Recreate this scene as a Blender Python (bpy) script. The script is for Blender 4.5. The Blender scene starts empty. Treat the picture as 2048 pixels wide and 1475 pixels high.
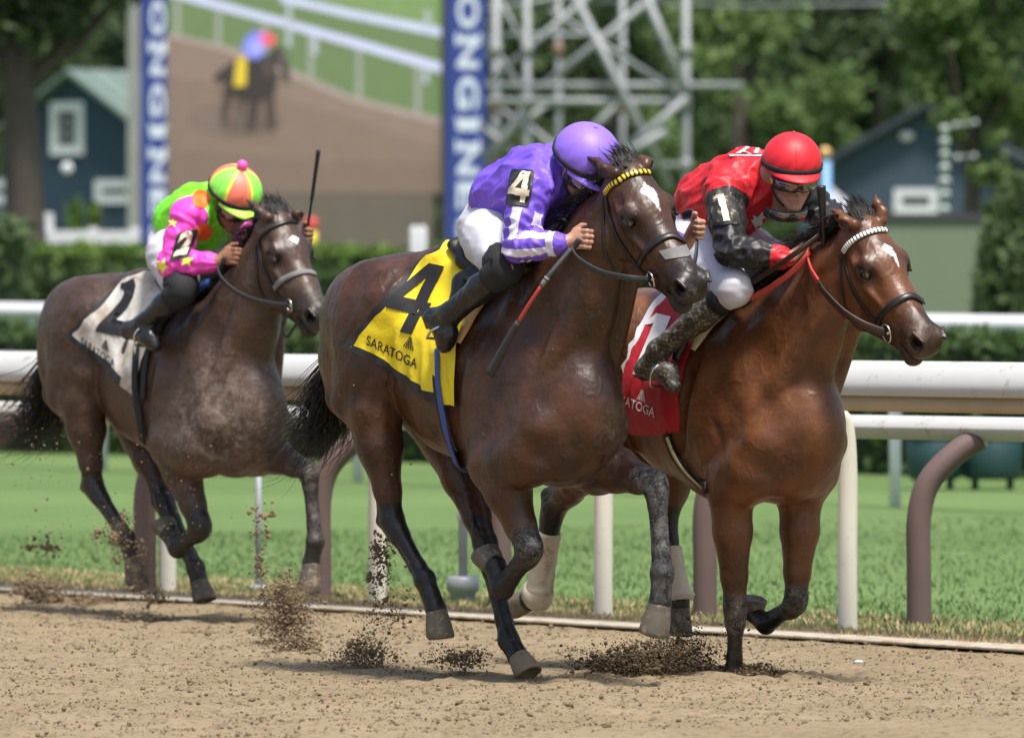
import bpy, bmesh, math, random
import numpy as np
from mathutils import Vector, Matrix, noise as mnoise
from mathutils.bvhtree import BVHTree

random.seed(7)
rng = np.random.default_rng(7)
scene = bpy.context.scene
COL = scene.collection

# ------------------------------------------------------------------ camera, sky, sun, exposure
FPX, CAM_H, HORIZON = 16000.0, 1.65, 580.0          # focal length in photo pixels, eye height, horizon row
cam_d = bpy.data.cameras.new("camera")
cam = bpy.data.objects.new("camera", cam_d)
COL.objects.link(cam)
cam.location = (0, 0, CAM_H)
cam.rotation_euler = (math.pi / 2, 0, 0)
cam_d.sensor_width = 36.0
cam_d.lens = 36.0 * FPX / 2048.0
cam_d.shift_y = -(1475 / 2 - HORIZON) / 2048.0
cam_d.clip_start = 1.0
cam_d.clip_end = 3000.0
cam_d.dof.use_dof = True
cam_d.dof.focus_distance = 33.6
cam_d.dof.aperture_fstop = 4.4
scene.camera = cam

world = bpy.data.worlds.new("World")
scene.world = world
world.use_nodes = True
wn = world.node_tree.nodes
sky = wn.new("ShaderNodeTexSky")
sky.sky_type = 'NISHITA'
sky.sun_disc = False
SUN_EL, SUN_AZ = math.radians(68), math.radians(155)   # azimuth measured clockwise from +Y
sky.sun_elevation = SUN_EL
sky.sun_rotation = SUN_AZ
sky.air_density = 1.3
sky.dust_density = 3.0
world.node_tree.links.new(sky.outputs[0], wn["Background"].inputs[0])
wn["Background"].inputs[1].default_value = 0.11

sun_d = bpy.data.lights.new("sun", 'SUN')
sun_d.energy = 3.9
sun_d.angle = math.radians(9)
sun_d.color = (1.0, 0.95, 0.88)
sun = bpy.data.objects.new("sun", sun_d)
COL.objects.link(sun)
sdir = Vector((math.sin(SUN_AZ) * math.cos(SUN_EL), math.cos(SUN_AZ) * math.cos(SUN_EL), math.sin(SUN_EL)))
sun.rotation_euler = sdir.to_track_quat('Z', 'Y').to_euler()
sun.location = (0, 20, 40)

scene.view_settings.view_transform = 'Standard'
scene.view_settings.look = 'None'
scene.view_settings.gamma = 1.0
scene.view_settings.exposure = 0.60

# ------------------------------------------------------------------ helpers
def nrm(v):
    v = np.asarray(v, float)
    return v / (np.linalg.norm(v) + 1e-12)

class Frame:
    """A place on the ground with a heading: x forward, y to the left, z up."""
    def __init__(self, origin=(0, 0, 0), yaw=0.0):
        self.O = np.array(origin, float)
        self.yaw = yaw
        c, s = math.cos(yaw), math.sin(yaw)
        self.R = np.array([[c, -s, 0], [s, c, 0], [0, 0, 1.0]])
    def to_world(self, p):
        return np.asarray(p) @ self.R.T + self.O
    def to_local(self, p):
        return (np.asarray(p) - self.O) @ self.R
    def ray(self, px, py):
        o = self.to_local(np.array([0, 0, CAM_H]))
        d = np.array([(px - 1024) / FPX, 1, -(py - HORIZON) / FPX]) @ self.R
        return o, d
    def at(self, px, py, y):
        """point on the sight line through a photo pixel where it meets the plane at lateral offset y"""
        o, d = self.ray(px, py)
        return o + d * ((y - o[1]) / d[1])

WORLD = Frame()
def wpt(px, py, D):
    return np.array([(px - 1024) / FPX * D, D, CAM_H - (py - HORIZON) / FPX * D])
def gpt(px, py, z=0.0):
    return wpt(px, py, FPX * (CAM_H - z) / (py - HORIZON))

class Thing:
    def __init__(self, name, label, cat, frame=WORLD, off=(0, 0, 0), group=None):
        self.off = np.array(off, float)
        self.frame = frame
        e = bpy.data.objects.new(name, None)
        COL.objects.link(e)
        e.empty_display_size = 0.2
        e.location = frame.to_world(self.off)
        e.rotation_euler = (0, 0, frame.yaw)
        e['label'] = label; e['category'] = cat
        if group: e['group'] = group
        self.o = e

def mesh_from(name, V, F, smooth=True):
    me = bpy.data.meshes.new(name)
    if isinstance(F, np.ndarray) and F.ndim == 2:
        n, k = F.shape
        me.vertices.add(len(V)); me.vertices.foreach_set("co", np.asarray(V, np.float32).ravel())
        me.loops.add(n * k); me.loops.foreach_set("vertex_index", F.astype(np.int32).ravel())
        me.polygons.add(n)
        me.polygons.foreach_set("loop_start", np.arange(0, n * k, k, dtype=np.int32))
        me.polygons.foreach_set("loop_total", np.full(n, k, np.int32))
        me.update(calc_edges=True)
    else:
        me.from_pydata([tuple(v) for v in V], [], [tuple(int(i) for i in f) for f in F])
        me.update()
    if smooth:
        me.polygons.foreach_set("use_smooth", np.ones(len(me.polygons), bool))
    return me

def put(name, V, F, mat, parent=None, frame=WORLD, smooth=True, attrs=None, label=None, cat=None, group=None, kind=None):
    """link verts/faces (frame-local) as ONE mesh object: a part of a Thing / object, or a top-level mesh"""
    V = np.asarray(V, float).reshape(-1, 3)
    if parent is None:
        off = np.array([(V[:, 0].min() + V[:, 0].max()) / 2, (V[:, 1].min() + V[:, 1].max()) / 2, V[:, 2].min()])
    else:
        off = parent.off
        frame = parent.frame
    me = mesh_from(name, V - off, F, smooth)
    if attrs:
        for k, a in attrs.items():
            at = me.attributes.new(k, 'FLOAT', 'POINT')
            at.data.foreach_set("value", np.asarray(a, np.float32))
    for m in (mat if isinstance(mat, (list, tuple)) else [mat]):
        me.materials.append(m)
    o = bpy.data.objects.new(name, me)
    COL.objects.link(o)
    if parent is None:
        o.location = frame.to_world(off); o.rotation_euler = (0, 0, frame.yaw)
    else:
        o.parent = parent.o
    for k, v in (('label', label), ('category', cat), ('group', group), ('kind', kind)):
        if v: o[k] = v
    return o

class Sub:
    """lets put() parent a sub-part under a part"""
    def __init__(self, o, thing):
        self.o = o; self.off = thing.off; self.frame = thing.frame

def merge(parts):
    Vs, Fs, n = [], [], 0
    for V, F in parts:
        V = np.asarray(V, float).reshape(-1, 3)
        Vs.append(V)
        Fs += [[int(i) + n for i in f] for f in F]
        n += len(V)
    return np.concatenate(Vs), Fs

def box(lo, hi):
    x0, y0, z0 = lo; x1, y1, z1 = hi
    V = [(x0,y0,z0),(x1,y0,z0),(x1,y1,z0),(x0,y1,z0),(x0,y0,z1),(x1,y0,z1),(x1,y1,z1),(x0,y1,z1)]
    F = [(3,2,1,0),(4,5,6,7),(0,1,5,4),(1,2,6,5),(2,3,7,6),(3,0,4,7)]
    return np.array(V, float), F

def frames_along(P, up=(0, 0, 1)):
    P = np.asarray(P, float)
    T = np.gradient(P, axis=0)
    T /= np.linalg.norm(T, axis=1, keepdims=True) + 1e-12
    up = np.asarray(up, float)
    U = np.broadcast_to(up, P.shape) if up.ndim == 1 else up
    S = np.cross(T, U); bad = np.linalg.norm(S, axis=1) < 1e-3
    S[bad] = np.cross(T[bad], (0.3, 1, 0.1))
    S /= np.linalg.norm(S, axis=1, keepdims=True)
    N = np.cross(S, T)
    return T, S, N

def sweep(P, prof, up=(0, 0, 1), scale=None, cap=True, closed=False):
    """sweep a closed 2-D profile (side, normal) along points P"""
    P = np.asarray(P, float); prof = np.asarray(prof, float)
    T, S, N = frames_along(P, up)
    n, m = len(P), len(prof)
    sc = np.ones(n) if scale is None else np.asarray(scale, float)
    V = P[:, None] + sc[:, None, None] * (prof[None, :, :1] * S[:, None] + prof[None, :, 1:2] * N[:, None])
    V = V.reshape(-1, 3)
    F = []
    for i in range(n if closed else n - 1):
        for j in range(m):
            a, b = i * m + j, i * m + (j + 1) % m
            c, d = ((i + 1) % n) * m + (j + 1) % m, ((i + 1) % n) * m + j
            F.append((a, b, c, d))
    if cap and not closed:
        F.append(tuple(range(m - 1, -1, -1))); F.append(tuple((n - 1) * m + j for j in range(m)))
    return V, F

def circ(r, n=10, ry=None):
    a = np.arange(n) / n * 2 * math.pi
    return np.stack([np.cos(a) * r, np.sin(a) * (ry or r)], 1)

def rect(w, t, bev=0.25):
    b = min(w, t) * bev
    w, t = w / 2, t / 2
    return np.array([(w - b, -t), (w, -t + b), (w, t - b), (w - b, t), (-w + b, t), (-w, t - b), (-w, -t + b), (-w + b, -t)])

def tube(P, r, n=8, scale=None, **k):
    return sweep(P, circ(r, n), scale=scale, **k)

def spline(P, n=24):
    """Catmull-Rom through points"""
    P = np.asarray(P, float)
    Q = np.concatenate([[2 * P[0] - P[1]], P, [2 * P[-1] - P[-2]]])
    out = []
    segs = len(P) - 1
    for u in np.linspace(0, segs - 1e-6, n):
        i = int(u); t = u - i
        p0, p1, p2, p3 = Q[i:i + 4]
        out.append(0.5 * ((2 * p1) + (-p0 + p2) * t + (2 * p0 - 5 * p1 + 4 * p2 - p3) * t * t + (-p0 + 3 * p1 - 3 * p2 + p3) * t ** 3))
    return np.array(out)

def ellipsoid(c, r, M=np.eye(3), nu=16, nv=10):
    V = [np.array([0, 0, 1.0])]
    for i in range(1, nv):
        th = math.pi * i / nv
        for j in range(nu):
            ph = 2 * math.pi * j / nu
            V.append(np.array([math.sin(th) * math.cos(ph), math.sin(th) * math.sin(ph), math.cos(th)]))
    V.append(np.array([0, 0, -1.0]))
    V = np.array(V) * np.asarray(r) @ np.asarray(M).T + np.asarray(c)
    F = []
    for j in range(nu):
        F.append((0, 1 + j, 1 + (j + 1) % nu))
    for i in range(nv - 2):
        for j in range(nu):
            a = 1 + i * nu + j; b = 1 + i * nu + (j + 1) % nu
            F.append((a, a + nu, b + nu, b))
    e = len(V) - 1; base = 1 + (nv - 2) * nu
    for j in range(nu):
        F.append((base + j, e, base + (j + 1) % nu))
    return V, F

# ------------------------------------------------------------------ implicit modelling (one continuous skin per animal / garment)
class Field:
    def __init__(self, lo, hi, h, fine=None):
        """fine: per axis (from, step) - a finer step beyond that coordinate"""
        self.lo = np.array(lo, float); self.h = h
        self.ax = []
        for i in range(3):
            if fine and fine[i]:
                f0, hf = fine[i]
                q = np.concatenate([np.arange(lo[i], f0, h), np.arange(f0, hi[i], hf)])
            else: q = np.arange(lo[i], hi[i] + h, h)
            self.ax.append(q.astype(np.float32))
        self.n = np.array([len(q) for q in self.ax])
        self.A = np.full(self.n, 0.5, np.float32)
    def _sl(self, lo, hi):
        return tuple(slice(int(np.searchsorted(self.ax[i], lo[i])), int(np.searchsorted(self.ax[i], hi[i]))) for i in range(3))
    def _mix(self, s, d, k, sub):
        A = self.A[s]
        if sub:
            d = -d
            hh = np.clip(0.5 + 0.5 * (A - d) / k, 0, 1)          # smooth max
            self.A[s] = d * (1 - hh) + A * hh + k * hh * (1 - hh)
        else:
            hh = np.clip(0.5 + 0.5 * (A - d) / k, 0, 1)
            self.A[s] = A * (1 - hh) + d * hh - k * hh * (1 - hh)
    def cone(self, a, b, ra, rb, k=0.03, sy=1.0, sub=False):
        a = np.array(a, float); b = np.array(b, float)
        m = max(ra, rb) * max(1.0, sy) + k + 3 * self.h
        s = self._sl(np.minimum(a, b) - m, np.maximum(a, b) + m)
        x = self.ax[0][s[0]][:, None, None]; y = self.ax[1][s[1]][None, :, None]; z = self.ax[2][s[2]][None, None, :]
        if x.size == 0 or y.size == 0 or z.size == 0: return
        ax, ay, az = a; bx, by, bz = b - a
        px = x - np.float32(ax); py = y - np.float32(ay); pz = z - np.float32(az)
        # lateral squash measured from the axis
        L2 = bx * bx + by * by + bz * bz + 1e-12
        t = np.clip((px * bx + py * by + pz * bz) / L2, 0, 1).astype(np.float32)
        d = np.sqrt((px - t * bx) ** 2 + ((py - t * by) / sy) ** 2 + (pz - t * bz) ** 2) - (ra + t * (rb - ra))
        self._mix(s, d, k, sub)
    def chain(self, pts, k=0.03, sy=1.0):
        for (a, ra), (b, rb) in zip(pts[:-1], pts[1:]):
            self.cone(a, b, ra, rb, k, sy)
    def ell(self, c, r, M=None, k=0.03, sub=False):
        c = np.array(c, float); r = np.array(r, float)
        m = r.max() + k + 3 * self.h
        s = self._sl(c - m, c + m)
        x = self.ax[0][s[0]][:, None, None] - np.float32(c[0]); y = self.ax[1][s[1]][None, :, None] - np.float32(c[1]); z = self.ax[2][s[2]][None, None, :] - np.float32(c[2])
        if x.size == 0 or y.size == 0 or z.size == 0: return
        if M is None: u, v, w = x, y, z
        else:
            M = np.asarray(M)
            u = x * M[0, 0] + y * M[1, 0] + z * M[2, 0]
            v = x * M[0, 1] + y * M[1, 1] + z * M[2, 1]
            w = x * M[0, 2] + y * M[1, 2] + z * M[2, 2]
        q = (u / r[0]) ** 2 + (v / r[1]) ** 2 + (w / r[2]) ** 2
        g = np.sqrt((u / r[0] ** 2) ** 2 + (v / r[1] ** 2) ** 2 + (w / r[2] ** 2) ** 2) + 1e-6
        q = np.sqrt(q)
        self._mix(s, (q * (q - 1) / g).astype(np.float32), k, sub)
    def mesh(self, smooth=1):
        A = self.A; n = self.n
        S = A < 0
        cnt = np.zeros(n - 1, np.uint8)
        sls = [(i, j, k) for i in (0, 1) for j in (0, 1) for k in (0, 1)]
        sub = lambda T, o: T[o[0]:n[0] - 1 + o[0], o[1]:n[1] - 1 + o[1], o[2]:n[2] - 1 + o[2]]
        for o in sls: cnt += sub(S, o)
        I = np.argwhere((cnt > 0) & (cnt < 8))
        vals = np.stack([A[I[:, 0] + o[0], I[:, 1] + o[1], I[:, 2] + o[2]] for o in sls], 1)
        acc = np.zeros((len(I), 3)); num = np.zeros(len(I))
        off = np.array(sls, float)
        for a in range(8):
            for b in range(a + 1, 8):
                if np.abs(off[a] - off[b]).sum() != 1: continue
                va, vb = vals[:, a], vals[:, b]
                m = (va < 0) != (vb < 0)
                t = np.where(m, va / np.where(m, va - vb, 1), 0)
                acc += np.where(m[:, None], off[a] + t[:, None] * (off[b] - off[a]), 0)
                num += m
        G_ = I + acc / num[:, None]
        V = np.stack([np.interp(G_[:, i], np.arange(n[i]), self.ax[i]) for i in range(3)], 1)
        idx = np.full(n - 1, -1, np.int32)
        idx[I[:, 0], I[:, 1], I[:, 2]] = np.arange(len(I))
        Q = []
        for ax in range(3):
            o1 = [0, 0, 0]; o1[ax] = 1
            a = S[:n[0] - o1[0], :n[1] - o1[1], :n[2] - o1[2]]
            b = S[o1[0]:, o1[1]:, o1[2]:]
            E = np.argwhere(a != b)
            p, q = (ax + 1) % 3, (ax + 2) % 3
            ok = (E[:, p] > 0) & (E[:, q] > 0) & (E[:, p] < n[p] - 1) & (E[:, q] < n[q] - 1)
            E = E[ok]
            inside = S[E[:, 0], E[:, 1], E[:, 2]]
            def g(dp, dq):
                C = E.copy(); C[:, p] -= dp; C[:, q] -= dq
                return idx[C[:, 0], C[:, 1], C[:, 2]]
            quad = np.stack([g(1, 1), g(0, 1), g(0, 0), g(1, 0)], 1)
            quad[~inside] = quad[~inside][:, ::-1]
            Q.append(quad)
        Q = np.concatenate(Q)
        Q = Q[(Q >= 0).all(1)]
        for _ in range(smooth):
            acc = np.zeros_like(V); num = np.zeros(len(V))
            for a, b in ((0, 1), (1, 2), (2, 3), (3, 0)):
                for c in range(3):
                    acc[:, c] += np.bincount(Q[:, a], V[Q[:, b], c], len(V)) + np.bincount(Q[:, b], V[Q[:, a], c], len(V))
                num += np.bincount(Q[:, a], minlength=len(V)) + np.bincount(Q[:, b], minlength=len(V))
            V = V * 0.5 + 0.5 * acc / np.maximum(num, 1)[:, None]
        return V, Q

def bvh_of(V, F):
    return BVHTree.FromPolygons([tuple(v) for v in V], [tuple(int(i) for i in f) for f in F])

def sm(a, b, x):
    t = np.clip((x - a) / (b - a), 0, 1)
    return t * t * (3 - 2 * t)

def seg_dist(V, a, b):
    a = np.asarray(a, float); ba = np.asarray(b, float) - a
    t = np.clip(((V - a) @ ba) / (ba @ ba + 1e-12), 0, 1)
    return np.linalg.norm(V - a - t[:, None] * ba, axis=1), t

def wrinkle(V, N, amp, scale=(1, 1, 1), seed=0.0):
    out = np.empty(len(V))
    sc = np.asarray(scale, float)
    W = V * sc + seed
    for i, p in enumerate(W):
        v = Vector(p)
        a = mnoise.noise(v)
        out[i] = (1 - abs(a) * 2) * 0.6 + mnoise.noise(v * 2.3) * 0.4
    return V + N * (out * amp)[:, None]

def vnormals(V, F):
    F = np.asarray(F)
    n = np.cross(V[F[:, 2]] - V[F[:, 0]], V[F[:, 3]] - V[F[:, 1]])
    out = np.zeros_like(V)
    for c in range(3):
        for k in range(4):
            out[:, c] += np.bincount(F[:, k], n[:, c], len(V))
    return out / (np.linalg.norm(out, axis=1, keepdims=True) + 1e-12)

# ------------------------------------------------------------------ materials
MAT = {}
class NB:
    """small node builder"""
    def __init__(self, name):
        self.m = bpy.data.materials.new(name); self.m.use_nodes = True
        self.t = self.m.node_tree; self.n = self.t.nodes
        self.b = self.n["Principled BSDF"]
        self.tc = self.n.new("ShaderNodeTexCoord")
    def link(self, a, b): self.t.links.new(a, b)
    def noise(self, scale, detail=4, rough=0.55, vec=None, stretch=None):
        x = self.n.new("ShaderNodeTexNoise")
        x.inputs["Scale"].default_value = scale; x.inputs["Detail"].default_value = detail; x.inputs["Roughness"].default_value = rough
        src = vec or self.tc.outputs["Object"]
        if stretch:
            mp = self.n.new("ShaderNodeMapping"); mp.inputs["Scale"].default_value = stretch
            self.link(src, mp.inputs[0]); src = mp.outputs[0]
        self.link(src, x.inputs["Vector"])
        return x.outputs["Fac"]
    def ramp(self, fac, stops, const=False):
        r = self.n.new("ShaderNodeValToRGB")
        if const: r.color_ramp.interpolation = 'CONSTANT'
        els = r.color_ramp.elements
        while len(els) < len(stops): els.new(0.5)
        for e, (p, c) in zip(els, stops):
            e.position = p
            e.color = (c, c, c, 1) if np.isscalar(c) else (*c, 1)
        self.link(fac, r.inputs[0])
        return r.outputs[0]
    def mix(self, fac, a, b):
        x = self.n.new("ShaderNodeMix"); x.data_type = 'RGBA'
        if np.isscalar(fac): x.inputs[0].default_value = fac
        else: self.link(fac, x.inputs[0])
        for i, v in ((6, a), (7, b)):
            if isinstance(v, tuple): x.inputs[i].default_value = (*v, 1)
            else: self.link(v, x.inputs[i])
        return x.outputs[2]
    def math(self, op, a, b=None):
        x = self.n.new("ShaderNodeMath"); x.operation = op
        for i, v in ((0, a), (1, b)):
            if v is None: continue
            if np.isscalar(v): x.inputs[i].default_value = v
            else: self.link(v, x.inputs[i])
        return x.outputs[0]
    def attr(self, name):
        a = self.n.new("ShaderNodeAttribute"); a.attribute_name = name
        return a.outputs["Fac"]
    def bump(self, h, strength=0.3, dist=0.01):
        x = self.n.new("ShaderNodeBump"); x.inputs["Strength"].default_value = strength; x.inputs["Distance"].default_value = dist
        self.link(h, x.inputs["Height"])
        prev = self.b.inputs["Normal"].links
        if prev: self.link(prev[0].from_socket, x.inputs["Normal"])
        self.link(x.outputs[0], self.b.inputs["Normal"])
    def color(self, c):
        if isinstance(c, tuple): self.b.inputs["Base Color"].default_value = (*c, 1)
        else: self.link(c, self.b.inputs["Base Color"])
    def set(self, rough=None, metal=None, spec=None):
        if rough is not None:
            if np.isscalar(rough): self.b.inputs["Roughness"].default_value = rough
            else: self.link(rough, self.b.inputs["Roughness"])
        if metal is not None: self.b.inputs["Metallic"].default_value = metal
        if spec is not None: self.b.inputs["Specular IOR Level"].default_value = spec
        return self

def simple(name, col, rough=0.5, metal=0.0, var=0.15, scale=20.0, bump=0.0, spec=0.5, dirt=None):
    b = NB(name)
    n = b.noise(scale)
    c0 = tuple(max(0, v * (1 - var)) for v in col); c1 = tuple(min(1, v * (1 + var)) for v in col)
    c = b.mix(n, c0, c1)
    if dirt:
        dn = b.ramp(b.noise(dirt[1], 6, 0.7), [(dirt[2], 0.0), (min(1, dirt[2] + 0.08), 1.0)])
        c = b.mix(dn, c, dirt[0])
    b.color(c); b.set(rough, metal, spec)
    if bump: b.bump(b.noise(scale * 3), bump, 0.004)
    return b.m

DUST = (0.36, 0.27, 0.18)
def coat_mat(name, base, dark, sheen, warm, dustcol=(0.30, 0.25, 0.20)):
    b = NB(name)
    n1 = b.noise(5.0, 3)
    c = b.mix(b.ramp(n1, [(0.35, 0.0), (0.7, 1.0)]), base, warm)
    c = b.mix(b.attr("points"), c, dark)
    # mud specks and dust
    sp = b.ramp(b.noise(135, 2, 0.5), [(0.60, 0.0), (0.66, 1.0)])
    cl = b.ramp(b.noise(22, 5, 0.65), [(0.42, 0.0), (0.68, 1.0)])
    sp2 = b.math('MULTIPLY', b.math('ADD', b.math('MULTIPLY', sp, 0.8), b.math('MULTIPLY', cl, 0.6)), b.attr("dust"))
    fs = b.ramp(b.noise(110, 1, 0.4), [(0.755, 0.0), (0.775, 0.7)])
    c = b.mix(fs, c, (0.25, 0.19, 0.13))
    c = b.mix(b.math('MINIMUM', sp2, 0.85), c, dustcol)
    c = b.mix(b.attr("white"), c, (0.75, 0.72, 0.70))
    b.color(c)
    b.set(b.math('ADD', 0.39, b.math('MULTIPLY', b.attr("dust"), 0.40)), spec=0.42)
    b.b.inputs["Sheen Weight"].default_value = sheen
    b.b.inputs["Sheen Roughness"].default_value = 0.5
    vein = b.math('ABSOLUTE', b.math('SUBTRACT', b.noise(7.5, 2, .45, stretch=(1, 1, .6)), .5))
    b.bump(b.ramp(vein, [(0.0, 1.0), (0.05, 0.0)]), 0.22, 0.006)
    b.bump(b.noise(9, 3, 0.5), 0.40, 0.03)
    b.bump(b.noise(170, 3, 0.6, stretch=(1, 1, 0.22)), 0.22, 0.003)
    return b.m
# ------------------------------------------------------------------ flat print
def stroke_text(body, size=1.0, bold=0.0, res=3, shear=0):
    """outline font text -> 2-D triangles"""
    cu = bpy.data.curves.new('txt', 'FONT'); cu.body = body; cu.size = size; cu.offset = bold; cu.resolution_u = res; cu.shear = shear
    cu.align_x = 'CENTER'; cu.align_y = 'CENTER'
    o = bpy.data.objects.new('txt', cu); COL.objects.link(o)
    dg = bpy.context.evaluated_depsgraph_get(); dg.update()
    me = bpy.data.meshes.new_from_object(o.evaluated_get(dg))
    bpy.data.objects.remove(o); bpy.data.curves.remove(cu)
    bm = bmesh.new(); bm.from_mesh(me); bpy.data.meshes.remove(me)
    bmesh.ops.remove_doubles(bm, verts=bm.verts, dist=1e-5)
    bmesh.ops.triangulate(bm, faces=bm.faces)
    return bm

def poly2d(pts):
    bm = bmesh.new()
    f = bm.faces.new([bm.verts.new((x, y, 0)) for x, y in pts])
    bmesh.ops.triangulate(bm, faces=[f])
    return bm

def dense(bm, maxlen, passes=5):
    for _ in range(passes):
        es = [e for e in bm.edges if e.calc_length() > maxlen]
        if not es: break
        bmesh.ops.subdivide_edges(bm, edges=es, cuts=1)
        bmesh.ops.triangulate(bm, faces=[f for f in bm.faces if len(f.verts) > 4])
    V = [np.array(v.co) for v in bm.verts]
    bm.verts.index_update()
    F = [tuple(v.index for v in f.verts) for f in bm.faces]
    bm.free()
    return np.array(V), F

def print_on(name, bm, xf, target_bvh, fr, mat, parent, off=.003, maxlen=.08, thick=0.0):
    """lay flat print (2-D, mapped by xf to photo position) onto the cloth it is printed on"""
    V, F = dense(bm, maxlen)
    P = []; ok = []
    for v in V:
        px, py = xf(v[0], v[1])
        o, d = fr.ray(px, py); d = nrm(d)
        h = target_bvh.ray_cast(Vector(o), Vector(d))
        if h[0] is None:
            P.append(None); ok.append(False); continue
        n = np.array(h[1]); n = -n if n @ d > 0 else n
        P.append(np.array(h[0]) + n * off); ok.append(True)
    good = [p for p in P if p is not None]
    if len(good) < 4: return None
    med = np.median(np.array(good), 0)
    ok = [o and np.linalg.norm(p - med) < 0.9 for o, p in zip(ok, P)]
    F = [f for f in F if all(ok[i] for i in f)]
    used = sorted({i for f in F for i in f}); mp = {i: k for k, i in enumerate(used)}
    V = np.array([P[i] for i in used]); F = [tuple(mp[i] for i in f) for f in F]
    # face the viewer's side of the cloth
    F2 = []
    d0 = nrm(fr.ray(*xf(0, 0))[1])
    for f in F:
        n = np.cross(V[f[1]] - V[f[0]], V[f[2]] - V[f[0]])
        F2.append(f if n @ d0 < 0 else f[::-1])
    return put(name, V, F2, mat, parent, smooth=True)

def affine(c, ux, uy):
    c = np.array(c, float); ux = np.array(ux, float); uy = np.array(uy, float)
    return lambda x, y: tuple(c + ux * x + uy * y)

# ------------------------------------------------------------------ the place: track, turf, rails
EDGE_A, EDGE_B = gpt(0, 1178), gpt(2048, 1300)
E_DIR = nrm((EDGE_B - EDGE_A) * np.array([1, 1, 0]))
E_IN = np.array([-E_DIR[1], E_DIR[0], 0.0])             # away from the track, into the turf
if E_IN[1] < 0: E_IN = -E_IN
EDGE_M = (EDGE_A + EDGE_B) / 2

def grid_noise(X, Y, specs):
    """smooth value noise on arrays: sum of (scale, amplitude)"""
    Z = np.zeros_like(X)
    for k, (sc, amp) in enumerate(specs):
        g = np.random.default_rng(100 + k).random((256, 256))
        u, v = X / sc, Y / sc
        i, j = np.floor(u).astype(int), np.floor(v).astype(int)
        fu, fv = u - i, v - j
        fu = fu * fu * (3 - 2 * fu); fv = fv * fv * (3 - 2 * fv)
        q = lambda a, b: g[(i + a) % 256, (j + b) % 256]
        Z += amp * ((q(0, 0) * (1 - fu) + q(1, 0) * fu) * (1 - fv) + (q(0, 1) * (1 - fu) + q(1, 1) * fu) * fv - .5)
    return Z

DIRT_N = [(.55, .022), (.17, .026), (.07, .020)]
def dirt_material():
    b = NB('track_dirt')
    n1 = b.noise(1.1, 4); n2 = b.noise(26, 5, .65); n3 = b.noise(7, 4)
    c = b.mix(b.ramp(n1, [(.3, 0.), (.7, 1.)]), (.234, .180, .109), (.292, .230, .146))
    c = b.mix(b.ramp(n2, [(.50, 0.), (.66, .75)]), c, (.125, .090, .055))
    c = b.mix(b.ramp(n3, [(.55, 0.), (.75, .35)]), c, (.160, .118, .073))
    b.color(c); b.set(.95, spec=.15)
    b.bump(b.noise(60, 5, .7), .6, .02)
    return b.m
MAT['dirt'] = dirt_material()
MAT['crumb'] = simple('dirt_crumb', (.182, .135, .083), .95, var=.45, scale=14, spec=.1)
MAT['clod_pale'] = simple('dirt_clod_pale', (.20, .150, .095), .95, var=.45, scale=40, bump=.4, spec=.1)
MAT['clod'] = simple('dirt_clod', (.105, .076, .048), .95, var=.5, scale=40, bump=.4, spec=.1)

# track bed: coordinates s along the edge, t out from the edge towards the camera
def track_pt(s, t): return EDGE_M + E_DIR * s - E_IN * t
ss = np.concatenate([np.linspace(-90, -9, 14), np.linspace(-8.5, 12, 400), np.linspace(13, 90, 14)])
ts = np.concatenate([np.linspace(0, 12, 300), np.linspace(12.5, 40, 20)])
S_, T_ = np.meshgrid(ss, ts, indexing='ij')
Z = grid_noise(S_, T_, DIRT_N) * np.clip(T_ / .5, 0, 1)
Z += .006 * np.sin(T_ * 55 + grid_noise(S_, T_, [(.8, 9.0)])) * np.clip(T_ / .5, 0, 1)    # harrow lines
for k in range(150):                                          # hoof cups in the harrowed surface
    s0, t0, r0 = rng.uniform(-7, 10), rng.uniform(.8, 11), rng.uniform(.07, .13)
    q = np.hypot(S_ - s0, (T_ - t0)) / r0
    Z += -.028 * np.exp(-q ** 2 * 1.2) + .016 * np.exp(-(q - 1.5) ** 2 * 3)
P = EDGE_M + S_[..., None] * E_DIR - T_[..., None] * E_IN
P[..., 2] = Z - .004
ns, nt = S_.shape
a = (np.arange(ns - 1)[:, None] * nt + np.arange(nt - 1)[None, :]).ravel()
quads = np.stack([a, a + 1, a + nt + 1, a + nt], 1)
put('dirt_track', P.reshape(-1, 3), quads, MAT['dirt'], kind='structure')

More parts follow.
